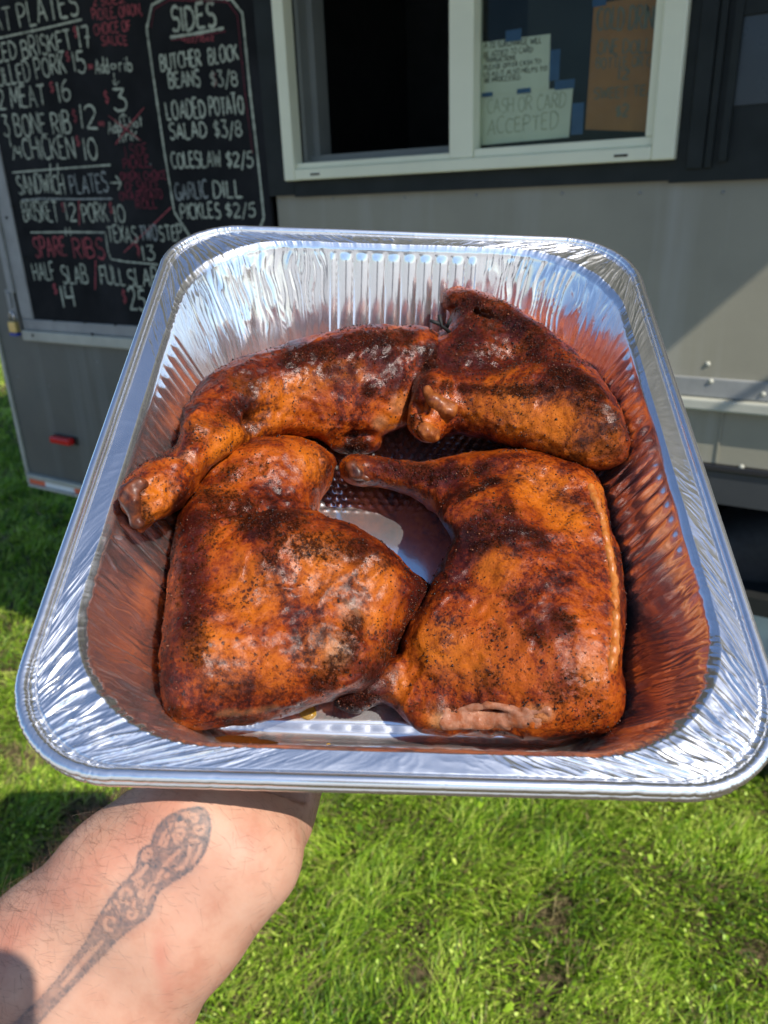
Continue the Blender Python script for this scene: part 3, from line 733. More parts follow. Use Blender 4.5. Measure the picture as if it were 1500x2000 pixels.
# the framed list of sides
stroke(wh, [(372, 463), (341, 414), (322, 300), (303, 170), (287, 56), (297, 10), (330, -8), (452, -2), (474, 26), (489, 180), (503, 300), (516, 425), (508, 446)], 0.0085, y)
stroke(rdd, [(296, 54), (301, 18), (332, 0), (445, 4), (464, 30), (479, 180), (494, 300)], 0.003, y)
write(wh, 'SIDES', (338, 64), (422, 50), 48, 0.0095, y); stroke(wh, [(332, 73), (380, 66), (437, 55)], 0.0085, y); stroke(rdd, [(334, 79), (380, 72), (441, 61)], 0.003, y)
write(rd, '4oz/16oz', (356, 84), (418, 79), 13, 0.003, y)
write(wh, 'BUTCHER', (315, 138), (394, 128), 32, 0.0068, y); write(wh, 'BLOCK', (409, 126), (466, 116), 32, 0.0068, y)
write(wh, 'BEANS', (332, 173), (392, 168), 31, 0.0068, y); write(rd, '$', (414, 170), (425, 169), 30, 0.005, y); write(wh, '$3/8', (413, 169), (465, 168), 30, 0.006, y)
write(wh, 'LOADED', (328, 234), (403, 229), 36, 0.0068, y); write(wh, 'POTATO', (411, 228), (477, 222), 35, 0.0068, y)
write(wh, 'SALAD', (333, 271), (405, 268), 30, 0.0068, y); write(wh, '$3/8', (420, 268), (473, 266), 31, 0.006, y)
write(wh, 'COLESLAW', (337, 328), (433, 325), 31, 0.0065, y); write(wh, '$2/5', (444, 327), (495, 325), 30, 0.006, y)
write(dm, 'GARLIC', (345, 391), (407, 386), 34, 0.0065, y); write(wh, 'DILL', (418, 386), (474, 384), 33, 0.0065, y)
write(wh, 'PICKLES', (355, 428), (431, 425), 29, 0.0065, y); write(wh, '$2/5', (443, 425), (499, 423), 28, 0.006, y)
# ------------------------------------------------------------------ notices taped inside the window
def notice(name, label, cat, quad, mat, yy, texts, ink, tapes, group=None):
    r = empty(name, on_wall(quad[3], yy)); tag(r, label, cat, group)
    bpy.context.view_layer.update()
    P = [on_wall(p, yy)[[0, 2]] for p in quad]
    q = MB(); q.prism(P, yy, yy + 0.0012)
    s = q.build('sheet', mat, r); s.matrix_parent_inverse = Matrix.Translation(-r.location)
    mb = MB()
    for a in texts: write(mb, *a, y=yy - 0.0004, wob=0.2)
    o = mb.build('lettering', ink, s)
    for a, b in tapes:
        A, B = on_wall(a, yy - 0.001), on_wall(b, yy - 0.001)
        q = MB(); q.box((A[0], yy - 0.0018, A[2]), (B[0], yy - 0.0010, B[2])); o = q.build('tape', M['blue_tape'], r); o.matrix_parent_inverse = Matrix.Translation(-r.location)
    return r
notice('paper_notice', 'cream paper notice of six small printed lines, the upper sheet behind the window glass', 'notice',
       [(940, 83), (1075, 66), (1072, 174), (938, 187)], M['paper'], 0.010,
       [('A 3% SURCHARGE WILL', (946, 95), (1058, 84), 12, 0.0022), ('BE ADDED TO CARD', (945, 113), (1040, 101), 11, 0.0022), ('TRANSACTIONS.', (947, 123), (1008, 117), 9, 0.0022),
        ('PLEASE OFFER CASH TO', (946, 137), (1056, 124), 9, 0.0022), ('US AS IT ALSO HELPS TO', (945, 150), (1068, 138), 9, 0.0022), ('BE PROCESSED.', (947, 162), (1018, 155), 9, 0.0022)], M['ink'],
       [((988, 60), (1018, 78)), ((1075, 98), (1092, 156)), ((940, 182), (962, 188)), ((1010, 174), (1036, 181))])
notice('paper_notice', 'cream paper notice with large faded letters, the lower sheet behind the window glass', 'notice',
       [(938, 186), (1119, 170), (1111, 268), (936, 284)], M['paper'], 0.012,
       [('CASH OR CARD', (952, 222), (1104, 210), 28, 0.0035), ('ACCEPTED', (952, 264), (1090, 250), 30, 0.0035)], M['ink_faint'],
       [((1084, 158), (1122, 172)), ((1118, 202), (1138, 262))])
notice('cardboard_sign', 'brown cardboard price sign with faint marker writing at the right of the window pane', 'sign',
       [(1160, 8), (1302, -14), (1284, 258), (1143, 253)], M['card'], 0.014,
       [('COLD DRINKS', (1166, 58), (1302, 56), 44, 0.005), ('ONE DOLLAR', (1166, 106), (1300, 102), 28, 0.0035), ('BOTTLE OR CAN', (1164, 134), (1296, 128), 20, 0.003), ('12', (1207, 156), (1228, 155), 20, 0.0045),
        ('SWEET TEA', (1160, 194), (1276, 186), 20, 0.003), ('$2', (1203, 228), (1226, 227), 24, 0.005)], M['ink'],
       [((1158, -10), (1184, 10)), ((1262, 252), (1284, 261))])

# ------------------------------------------------------------------ the foil pan (built in the tray frame, tilted towards the camera)
NX, NY, NC = 230, 330, 170
def perim():
    """unit description of the rounded rectangle: corner sign, arc angle, straight fraction"""
    seg = []
    # start at right side, going counter-clockwise
    for t in np.linspace(-1, 1, NY, endpoint=False): seg.append((1, t, 0, 'R'))
    for q in np.linspace(0, 90, NC, endpoint=False): seg.append((1, 1, q, 'c'))
    for t in np.linspace(1, -1, NX, endpoint=False): seg.append((t, 1, 90, 'F'))
    for q in np.linspace(90, 180, NC, endpoint=False): seg.append((-1, 1, q, 'c'))
    for t in np.linspace(1, -1, NY, endpoint=False): seg.append((-1, t, 180, 'L'))
    for q in np.linspace(180, 270, NC, endpoint=False): seg.append((-1, -1, q, 'c'))
    for t in np.linspace(-1, 1, NX, endpoint=False): seg.append((t, -1, 270, 'N'))
    for q in np.linspace(270, 360, NC, endpoint=False): seg.append((1, -1, q, 'c'))
    return seg
PS = perim(); PN = len(PS)
sx = np.array([p[0] for p in PS]); sy = np.array([p[1] for p in PS]); sq = np.radians([p[2] for p in PS])
kind = np.array([p[3] for p in PS])
cq, sn = np.cos(sq), np.sin(sq)
def ring(a, b, r):
    return sx * (a - r) + r * cq, sy * (b - r) + r * sn
rx, ry = ring(0.1185, 0.1495, 0.058)
arcs = np.concatenate([[0], np.cumsum(np.hypot(np.diff(rx), np.diff(ry)))]) * 1000   # mm along the opening
corner = (kind == 'c').astype(float)
cw = np.array([np.roll(corner, k) for k in range(-70, 71, 7)]).mean(0)                # soft corner weight
rows = []      # a, b, r, z, type, t
for f in np.concatenate([[0.001], np.linspace(0.01, 1, 96)]):
    rows.append((0.0925 * f, 0.1195 * f, 0.045 * f, -0.062, 'floor', f))
for q in np.radians([20, 40, 60]):
    rows.append((0.0925 + 0.0045 * math.sin(q), 0.1195 + 0.0045 * math.sin(q), 0.047 + 0.0015 * math.sin(q), -0.062 + 0.0045 * (1 - math.cos(q)), 'fil', 0))
for t in np.linspace(0, 1, 64):
    rows.append((0.0968 + 0.0205 * t, 0.1240 + 0.0240 * t, 0.0485 + 0.008 * t, -0.0585 + 0.0560 * t, 'wall', t))
for q in np.radians([25, 50, 75]):
    rows.append((0.1173 + 0.0025 * math.sin(q), 0.1480 + 0.0025 * math.sin(q), 0.0565 + 0.0012 * math.sin(q), -0.0025 + 0.0025 * math.sin(q), 'lip', 0))
for t in np.linspace(0, 1, 26):
    rows.append((0.1200 + 0.0075 * t, 0.1506 + 0.0068 * t, 0.0568 - 0.0175 * t, 0.0 + 0.0003 * t, 'flange', t))
rows.append((0.1279, 0.1577, 0.0390, -0.0006, 'groove', 0)); rows.append((0.1285, 0.1581, 0.0386, -0.0010, 'groove', 0))
for q in np.radians(np.linspace(170, -95, 14)):
    rows.append((0.1316 + 0.0023 * math.cos(q), 0.1605 + 0.0023 * math.cos(q), 0.0385 + 0.0018 * math.cos(q), 0.0 + 0.0023 * math.sin(q) , 'bead', q))
for q in np.radians(np.linspace(85, -110, 12)):
    rows.append((0.1316 + 0.0021 * math.cos(q), 0.1605 + 0.0021 * math.cos(q), 0.0385 + 0.0016 * math.cos(q), -0.0046 + 0.0021 * math.sin(q), 'bead2', q))
def ridged(x, y, seed):
    return (1 - np.abs(vnoise(x + seed * 17.3, y + seed * 5.1))) ** 3
PV = []
spx = (sx * 60.0); 
for (a, b, r, z, ty, t) in rows:
    X, Y = ring(a, b, r); Y = Y - 0.0022 - 0.0070 * float(np.clip((z + 0.004) / -0.056, 0, 1)); Z = np.full(PN, z); s = arcs
    dn = np.zeros(PN)
    if ty == 'floor':
        inset = np.minimum(0.0925 - np.abs(X), 0.1195 - np.abs(Y + 0.0092))
        Z += 0.0016 * sst(0.010, 0.0125, inset) - 0.0012 * sst(0.004, 0.0055, inset) * (1 - sst(0.0085, 0.010, inset))
        dots = np.exp(-(((X * 1000 + 1.5 * (np.floor(Y * 1000 / 4.5) % 2) * 1.6) % 5.2 - 2.6) ** 2 + ((Y * 1000) % 4.5 - 2.25) ** 2) / 1.6)
        Z += 0.0009 * dots * (np.abs(X) < 0.06) * sst(-0.004, 0.0, Y) * (1 - sst(0.066, 0.07, Y))
        Z += 0.00025 * vnoise(X * 60, Y * 60) * sst(0.0, 0.02, inset)
    if ty == 'wall':
        top = 1 - sst(0.90, 0.985, t); bot = sst(0.0, 0.10, t)
        yy, xx = Y * 1000, X * 1000
        side = ((kind == 'R') | (kind == 'L')); fn = ((kind == 'F') | (kind == 'N'))
        rib = np.abs(np.sin(np.pi * yy / 8.1)) ** 0.6
        dn += side * (1 - sst(66, 68, np.abs(yy))) * (-2.1e-3) * (rib - 0.5) * top * bot
        rib = np.abs(np.sin(np.pi * xx / 9.3)) ** 0.6
        dn += fn * (1 - sst(41.5, 43, np.abs(xx - 1))) * (-1.7e-3) * (rib - 0.5) * top * bot
        w = np.where(side, sst(68, 74, np.abs(yy)), np.where(fn, sst(43, 49, np.abs(xx - 1)), 1.0))
        wc = cw ** 0.6
        sk = s + 7 * (t - 0.5) * np.sin(s * 0.02) + 2.2 * vnoise(s * 0.12, np.full(PN, t * 5.0))
        wr = ridged(sk * 0.30, np.full(PN, t * 1.6), 1) * 0.9 + ridged(sk * 0.62, np.full(PN, t * 2.8), 2) * 0.6 + ridged(sk * 0.13, np.full(PN, t * 0.9), 3) * 1.0
        dn += -w * wc * 0.95e-3 * (wr - 0.8) * sst(0.0, 0.2, t) * (0.35 + 0.65 * sst(0.05, 0.6, t)) * (1 - 0.6 * sst(0.93, 1.0, t))
        dn += w * 0.15e-3 * vnoise(s * 0.2, np.full(PN, t * 3.0))
    if ty in ('flange', 'lip', 'groove'):
        tt = t if ty == 'flange' else (0.0 if ty == 'lip' else 1.0)
        sk = s + 3.4 * (tt - 0.5) * (0.6 + 0.8 * vnoise(s * 0.015, s * 0)) + 1.0 * vnoise(s * 0.2, np.full(PN, tt * 2.2))
        cr = ridged(sk * 0.23, np.full(PN, tt * 0.7), 5) * 1.0 + ridged(sk * 0.55, np.full(PN, tt * 1.3), 6) * 0.6 + ridged(sk * 1.1, np.full(PN, tt * 2.0), 7) * 0.22
        env = (0.16 + 0.50 * sst(-0.2, 0.5, vnoise(s * 0.03, s * 0 + 2.0))) * (1 - cw) + 2.0 * cw
        near = (ry < -0.1) * 0.25 + 0.85
        Z += 0.62e-3 * env * near * (cr - 0.55) * (0.45 + 0.55 * math.sin(math.pi * min(max(tt, 0.06), 0.94)))
        Z += 0.22e-3 * vnoise(s * 0.08, np.full(PN, tt * 1.5))
    if ty in ('bead', 'bead2'):
        k = ridged(s * 0.5, s * 0 + (0 if ty == 'bead' else 9), 8) ** 2
        dn += -0.45e-3 * k * cw - 0.22e-3 * (vnoise(s * 0.7, s * 0 + (1 if ty == 'bead' else 4)) > 0.72) * (0.3 + cw)
        Z += 0.12e-3 * vnoise(s * 0.05, s * 0 + 5.0)
    PV.append(np.stack([X + cq * dn, Y + sn * dn, Z], 1))
PV = np.array(PV)
NR = len(PV)
def strip(r0, r1):
    V = PV[r0:r1].reshape(-1, 3); n = r1 - r0
    i = np.arange(n - 1)[:, None] * PN; j = np.arange(PN)[None, :]; k = (j + 1) % PN
    Fq = np.stack([i + j, i + k, i + PN + k, i + PN + j], -1).reshape(-1, 4)
    return V, Fq
pan = empty('foil_pan', tuple(t2w(np.array([0, 0, -0.062]))))
tag(pan, 'deep crinkled aluminium foil pan with fluted sides holding the smoked chicken', 'foil pan')
bpy.context.view_layer.update()
ib = next(i for i, r in enumerate(rows) if r[4] == 'bead')
ifl = next(i for i, r in enumerate(rows) if r[4] == 'flange')
def ppart(name, r0, r1, parent=None, flip=False):
    V, Fq = strip(r0, r1)
    o = mesh_np(name, t2w(V), Fq[:, ::-1] if flip else Fq, M['foil'])
    o.parent = pan; o.matrix_parent_inverse = Matrix.Translation(-pan.location)
    return o
ppart('pan_body', 0, ifl + 1)
ppart('rim_flange', ifl, ib + 1)
ppart('rolled_rim', ib, NR)
def pan_half(z):                      # inner half sizes of the pan at tray height z
    t = np.clip((z + 0.0585) / 0.056, 0, 1); return 0.1013 + 0.016 * t, 0.1240 + 0.0240 * t

# ------------------------------------------------------------------ the four smoked chicken quarters
FLOOR = -0.060
def tp(x, y, h): return tray_at((x, y), FLOOR + h * 1e-3)
GX, GY = np.meshgrid(np.arange(160, 1360, 3.0), np.arange(480, 1520, 3.0), indexing='ij')
def quarter(name, label, outline, prims, creases, spots, R=6.5e-3, K=13e-3, hgt=0.0009, seed=0, noise=1.0, grains=3800, grain_extra=0.3):
    sd = poly_sdf(spline(outline, 6), GX, GY)
    pts = [tp(*p[:3]) for pr in prims for p in (pr[0], pr[1])]
    rr = max(max(pr[0][3], pr[1][3]) for pr in prims) * 1e-3
    lo = np.min(pts, 0) - rr - 0.004; hi = np.max(pts, 0) + rr + 0.004
    lo[2] = max(lo[2], FLOOR - 0.002)
    n = ((hi - lo) / hgt).astype(int) + 2
    P = np.stack(np.meshgrid(*[lo[k] + hgt * np.arange(n[k]) for k in range(3)], indexing='ij')).astype(np.float32)
    Fv = None
    for pr in prims:
        (ax, ay, ah, ar), (bx, by, bh, br) = pr[:2]
        c = capsule(P, tp(ax, ay, ah), tp(bx, by, bh), ar * 1e-3, br * 1e-3)
        Fv = c if Fv is None else smin(Fv, c, pr[2] * 1e-3 if len(pr) > 2 else K)
    for (ax, ay, ah), (bx, by, bh), r, k in creases:
        c = capsule(P, tp(ax, ay, ah), tp(bx, by, bh), r * 1e-3, r * 1e-3)
        Fv = -smin(-Fv, c, k * 1e-3)
    u, v, d = tray_px(P.transpose(1, 2, 3, 0).reshape(-1, 3))
    dm = bilin(sd, (u - 160) / 3, (v - 480) / 3) * d / F_PX
    dm = dm.reshape(Fv.shape).astype(np.float32)
    a = np.maximum(Fv + R, 0); b = np.maximum(dm + R, 0)
    Fv = np.minimum(np.maximum(Fv, dm), -R) + np.sqrt(a * a + b * b)
    # flat underside where it rests on the pan, and the pan's own walls
    fl = (FLOOR + 0.0008) - P[2]
    Fv = -smin(-Fv, -fl, 4e-3)
    ha, hb = 0.0945 + 0.0205 * np.clip((P[2] + 0.0585) / 0.056, 0, 1.4), 0.1215 + 0.0240 * np.clip((P[2] + 0.0585) / 0.056, 0, 1.4)
    Fv = np.maximum(Fv, np.maximum(np.abs(P[0]) - ha, np.abs(P[1] + 0.0092 - 0.0070 * np.clip((P[2] + 0.0585) / 0.056, 0, 1)) - hb))
    S0 = seed * 31.7
    P = np.einsum('ij,j...->i...', np.array([[0.36, 0.48, -0.8], [-0.8, 0.6, 0.0], [0.48, 0.64, 0.6]], np.float32), P)
    nz = 0.5e-3 * vnoise(P[0] * 70 + S0, P[1] * 70, P[2] * 70) + 0.5e-3 * vnoise(P[0] * 160 + S0, P[1] * 160, P[2] * 160) + 0.50e-3 * vnoise(P[0] * 380, P[1] * 380 + S0, P[2] * 380) - 0.8e-3 * (1 - np.abs(vnoise(P[0] * 55 + S0, P[1] * 90, P[2] * 55))) ** 6
    Fv = Fv + noise * nz
    Fv[0] = Fv[-1] = 1; Fv[:, 0] = Fv[:, -1] = 1; Fv[:, :, 0] = Fv[:, :, -1] = 1
    V, Q = surface_nets(Fv, lo, hgt)
    # keep it as one connected body
    u, v, d = tray_px(V)
    at = {k: np.zeros(len(V)) for k in ('char_shade', 'pale', 'gold', 'red')}
    for (kind_, x, y, r, w) in spots:
        m = np.nonzero((np.abs(u - x) < 9) & (np.abs(v - y) < 9))[0]
        if len(m) == 0: continue
        i = m[np.argmin(d[m])]
        dist = np.linalg.norm(V - V[i], axis=1)
        at[kind_] = np.maximum(at[kind_], w * (1 - sst(0.25 * r * 1e-3, r * 1e-3, dist)))
    o = mesh_np(name, t2w(V), Q, M['chicken'], None, True, at)
    # grains of pepper and rub stuck to the skin
    no = np.empty(len(V) * 3, np.float32); o.data.vertices.foreach_get('normal', no); no = no.reshape(-1, 3)
    up = no @ TW[:, 2]; toc = ((CAM - t2w(V)) * no).sum(1)
    W3 = t2w(V)
    cr = sst(0.05, 0.7, vnoise(W3[:, 0] * 60 + S0, W3[:, 1] * 60, W3[:, 2] * 60) + 0.5 * vnoise(W3[:, 0] * 170, W3[:, 1] * 170 + S0, W3[:, 2] * 170))
    wgt = (0.16 + 0.9 * cr + 1.5 * np.clip(at['char_shade'], 0, 1) + grain_extra * at['red']) * (up > -0.15) * (toc > -0.02) * (1 - 0.85 * np.clip(at['pale'], 0, 1))
    ids = rng.choice(len(V), grains, p=wgt / wgt.sum())
    OCT = np.array([(1, 0, 0), (-1, 0, 0), (0, 1, 0), (0, -1, 0), (0, 0, 1), (0, 0, -1)], float)
    OF = np.array([(0, 2, 4), (2, 1, 4), (1, 3, 4), (3, 0, 4), (2, 0, 5), (1, 2, 5), (3, 1, 5), (0, 3, 5)])
    r = 0.00025 * np.exp(rng.normal(0, 0.45, grains)); r = np.minimum(r, 0.0007)
    A = rng.normal(size=(grains, 3, 3)); Qr = np.linalg.qr(A)[0]
    off = OCT[None] * (r[:, None, None] * rng.uniform(0.55, 1.35, (grains, 6, 1)))
    off = np.einsum('nij,nkj->nki', Qr, off)
    gv = W3[ids][:, None, :] + no[ids][:, None, :] * (r * 0.25)[:, None, None] + off + rng.normal(0, 0.0003, (grains, 1, 3)) * (1 - np.abs(no[ids])[:, None, :])
    gf = (np.arange(grains)[:, None, None] * 6 + OF[None]).reshape(-1, 3)
    g = mesh_np('spice_rub', gv.reshape(-1, 3), gf, M['rub'], None, True, dict(tone=np.repeat(rng.random(grains), 6)))
    g.parent = o; g['kind'] = 'stuff'
    SURF[o.name] = (V, u, v, d, no)
    return o
SURF = {}
def surf(o, x, y, sink=0.0):             # point of a quarter's surface seen at a pixel, sunk along its normal (world)
    V, u, v, d, no = SURF[o.name]
    m = np.nonzero((np.abs(u - x) < 12) & (np.abs(v - y) < 12))[0]; i = m[np.argmin(d[m] + 2e-4 * np.hypot(u[m] - x, v[m] - y))]
    return t2w(V[i]) - no[i] * sink
def rub_mat():
    m = NM('spice_rub')
    m.set(col=m.ramp(m.attr('tone'), [(0.0, (0.006, 0.0025, 0.002)), (0.55, (0.018, 0.006, 0.004)), (0.8, (0.075, 0.016, 0.006)), (1.0, (0.20, 0.07, 0.03))]), rough=0.4, spec=0.3, coat=0.25, coat_rough=0.2)
    return m.m
M['rub'] = rub_mat()
def line_spots(k, pts, r, w, n=6):
    p = spline(pts, n, False); return [(k, x, y, r, w) for x, y in p]

GROUP = 'smoked chicken leg quarters in the pan'
# front left: a broad skin-side-up thigh
qa = quarter('chicken_quarter', '',
    [(396, 912), (420, 885), (470, 861), (540, 851), (600, 862), (640, 882), (656, 905), (645, 945), (630, 985), (690, 1020), (755, 1068), (803, 1118), (848, 1148), (860, 1180),
     (845, 1225), (790, 1292), (722, 1348), (660, 1362), (600, 1385), (560, 1400), (450, 1417), (355, 1428), (322, 1392), (314, 1300), (328, 1150), (345, 1040), (368, 960)],
    [((430, 1290, 20, 27), (640, 1270, 20, 26)), ((420, 1080, 20, 29), (400, 1310, 18, 26)), ((560, 1120, 24, 33), (690, 1150, 22, 29)), ((520, 930, 20, 25), (440, 960, 20, 24)),
     ((590, 915, 18, 20), (520, 960, 20, 24)), ((780, 1180, 12, 13), (680, 1310, 8, 13), 6), ((380, 1360, 10, 16), (520, 1370, 9, 15)), ((770, 1130, 16, 20), (820, 1180, 12, 14), 8), ((600, 890, 18, 20), (450, 900, 18, 20))],
    [((640, 985, 40), (560, 985, 46), 6, 10), ((560, 985, 47), (430, 1010, 44), 3, 8), ((715, 1250, 32), (650, 1320, 26), 4, 5), ((720, 1240, 31), (780, 1160, 31), 1.0, 4)],
    line_spots('char_shade', [(420, 960), (470, 985), (520, 1010), (560, 1040), (620, 1050), (700, 1060)], 13, 0.75) + line_spots('char_shade', [(400, 1000), (380, 1080), (375, 1180), (372, 1260)], 10, 0.55)
    + line_spots('char_shade', [(500, 900), (450, 930)], 10, 0.5) + line_spots('char_shade', [(700, 1215), (690, 1260), (660, 1310), (630, 1345)], 8, 0.75) + line_spots('char_shade', [(830, 1170), (800, 1240), (730, 1310)], 11, 0.62)
    + [('char_shade', 580, 1000, 12, 0.7), ('char_shade', 480, 1010, 10, 0.85), ('char_shade', 520, 1080, 9, 0.6), ('char_shade', 335, 1400, 9, 0.6)]
    + line_spots('red', [(820, 1150), (780, 1230), (700, 1310)], 14, 1.0) + line_spots('red', [(430, 920), (380, 1000), (350, 1200), (330, 1380)], 12, 0.6) + [('red', 560, 890, 16, 0.4)]
    + [('gold', 620, 900, 14, 0.8), ('gold', 640, 1110, 20, 0.8), ('gold', 740, 1120, 16, 0.9), ('gold', 500, 1150, 20, 0.7), ('gold', 450, 1290, 18, 0.6), ('gold', 400, 1250, 14, 0.8), ('gold', 640, 1260, 16, 0.9), ('gold', 735, 1200, 9, 1.0), ('gold', 540, 1320, 16, 0.4)]
    + line_spots('pale', [(440, 1402), (480, 1400), (530, 1392)], 3, 0.22) + [('pale', 690, 1190, 8, 0.25), ('pale', 665, 1270, 8, 0.4)], seed=1)
tag(qa, 'glossy orange chicken quarter with a dark charred flap, at the front left of the pan', 'chicken', GROUP)
# front right: thigh and drumstick pointing left
qb = quarter('chicken_quarter', '',
    [(664, 912), (680, 892), (720, 890), (780, 900), (840, 902), (905, 888), (970, 876), (1040, 876), (1105, 892), (1150, 915), (1178, 955), (1192, 1030), (1214, 1095), (1223, 1190), (1212, 1300),
     (1224, 1368), (1195, 1420), (1140, 1438), (1050, 1443), (960, 1438), (880, 1440), (830, 1430), (785, 1406), (744, 1376), (700, 1398), (652, 1384), (640, 1350), (690, 1325), (740, 1300), (790, 1230), (830, 1170), (846, 1130),
     (868, 1092), (886, 1052), (850, 1003), (800, 966), (740, 950), (700, 948), (672, 935)],
    [((960, 1070, 20, 31), (1080, 1290, 18, 31)), ((1110, 1000, 20, 27), (1130, 1340, 16, 25)), ((890, 1260, 14, 25), (1040, 1350, 13, 24)), ((1000, 960, 20, 26), (860, 935, 18, 18)), ((860, 935, 18, 20), (710, 918, 16, 15)), ((900, 1090, 16, 22), (870, 1210, 12, 20)),
     ((690, 915, 16, 14), (680, 915, 16, 13)), ((690, 1360, 7, 11), (760, 1330, 9, 12), 5), ((840, 1400, 8, 13), (1150, 1400, 9, 17)), ((1190, 1000, 8, 14), (1195, 1290, 8, 14), 5)],
    [((868, 1388, 24), (1050, 1390, 26), 2.0, 3), ((1165, 950, 32), (1193, 1300, 30), 2.0, 3)],
    line_spots('char_shade', [(760, 905), (850, 915), (940, 905)], 9, 0.6) + line_spots('char_shade', [(900, 960), (960, 930)], 6, 0.8) + line_spots('char_shade', [(980, 980), (940, 1020)], 13, 0.6) + line_spots('char_shade', [(930, 1060), (1010, 1030), (1060, 1050)], 7, 0.7)
    + [('char_shade', 1090, 1210, 10, 0.75), ('char_shade', 1040, 1230, 10, 0.6), ('char_shade', 960, 1230, 8, 0.5), ('char_shade', 1130, 1330, 12, 0.5), ('char_shade', 1170, 1390, 10, 0.5), ('char_shade', 690, 1368, 22, 0.9), ('char_shade', 1000, 1150, 9, 0.45), ('char_shade', 950, 1340, 9, 0.5), ('char_shade', 1080, 1350, 9, 0.5)]
    + line_spots('red', [(700, 900), (800, 925), (880, 930)], 11, 0.8) + [('red', 705, 1355, 24, 1.0), ('red', 1010, 1230, 16, 0.7), ('red', 1120, 1290, 18, 0.55), ('red', 880, 1110, 12, 0.6), ('red', 1150, 1340, 16, 0.6), ('red', 960, 1000, 16, 0.5)]
    + [('gold', 690, 925, 6, 1.0), ('gold', 1060, 950, 20, 0.8), ('gold', 1110, 1000, 16, 0.7), ('gold', 960, 1100, 14, 0.6), ('gold', 860, 1260, 18, 0.8), ('gold', 760, 1330, 10, 0.9), ('gold', 920, 1300, 14, 0.6), ('gold', 1160, 1310, 10, 0.7), ('gold', 850, 1400, 9, 1.0)]
    + line_spots('pale', [(850, 1402), (950, 1402), (1060, 1400)], 5, 0.5) + line_spots('char_shade', [(800, 1372), (900, 1376), (1060, 1372)], 4, 0.5) + line_spots('gold', [(1182, 950), (1205, 1080), (1214, 1200), (1208, 1290)], 6, 1.0), seed=2)  # thin dark line paints shade under the skin overhang above the meat
tag(qb, 'chicken quarter with pink meat showing along its cut edge, front right in the pan', 'chicken', GROUP)
# back left: drumstick end low at the left
qc = quarter('chicken_quarter', '',
    [(234, 955), (252, 930), (295, 903), (340, 876), (352, 850), (358, 818), (370, 785), (402, 740), (450, 708), (520, 680), (600, 656), (700, 636), (780, 631), (845, 640), (868, 665), (860, 710), (846, 750),
     (815, 790), (800, 826), (750, 850), (735, 880), (690, 888), (640, 868), (610, 852), (560, 856), (500, 868), (450, 888), (412, 912), (390, 936), (378, 962), (340, 1000), (300, 1018), (275, 1041), (254, 1012), (236, 985)],
    [((268, 985, 56, 12), (310, 955, 52, 15)), ((310, 955, 52, 15), (372, 885, 45, 19)), ((372, 885, 45, 19), (450, 800, 36, 27)), ((500, 780, 28, 29), (700, 740, 28, 29)), ((700, 740, 28, 29), (800, 715, 28, 25)),
     ((600, 810, 20, 18), (770, 810, 18, 17)), ((660, 865, 12, 11), (730, 862, 12, 9), 4), ((255, 985, 56, 10), (282, 1020, 50, 10))],
    [((322, 880, 66), (400, 915, 62), 2.2, 4), ((480, 830, 46), (620, 790, 50), 4, 10), ((600, 760, 54), (800, 700, 54), 3, 9), ((680, 852, 22), (780, 848, 24), 3, 3)],
    line_spots('char_shade', [(560, 690), (640, 672), (720, 655), (800, 648)], 12, 0.75) + line_spots('char_shade', [(640, 720), (740, 690), (820, 670)], 6, 0.5) + line_spots('char_shade', [(460, 790), (420, 830), (370, 850)], 8, 0.45) + line_spots('char_shade', [(245, 950), (252, 990), (275, 1030)], 9, 0.8)
    + [('char_shade', 730, 770, 7, 0.85), ('char_shade', 690, 875, 12, 0.9), ('char_shade', 480, 735, 14, 0.4), ('char_shade', 850, 690, 10, 0.8), ('char_shade', 760, 770, 8, 0.3)]
    + line_spots('red', [(430, 740), (550, 700), (680, 680), (800, 700)], 14, 0.55) + line_spots('red', [(620, 760), (720, 720), (800, 760)], 11, 0.7) + [('red', 270, 980, 10, 0.5), ('red', 640, 830, 14, 0.4)]
    + line_spots('gold', [(480, 740), (560, 770), (620, 740), (700, 730)], 9, 0.9) + line_spots('gold', [(440, 880), (500, 830), (560, 810)], 10, 0.9) + [('gold', 320, 960, 12, 0.9), ('gold', 300, 1000, 10, 0.9), ('gold', 400, 830, 10, 0.5), ('gold', 790, 780, 8, 0.9), ('gold', 770, 835, 8, 0.9)]
    + [('pale', 785, 800, 7, 0.3), ('pale', 750, 832, 6, 0.4)] + line_spots('pale', [(330, 884), (360, 886), (388, 892)], 3, 0.2), seed=3, noise=1.2)
tag(qc, 'long chicken quarter at the back left, drumstick end at the pan side', 'chicken', GROUP)
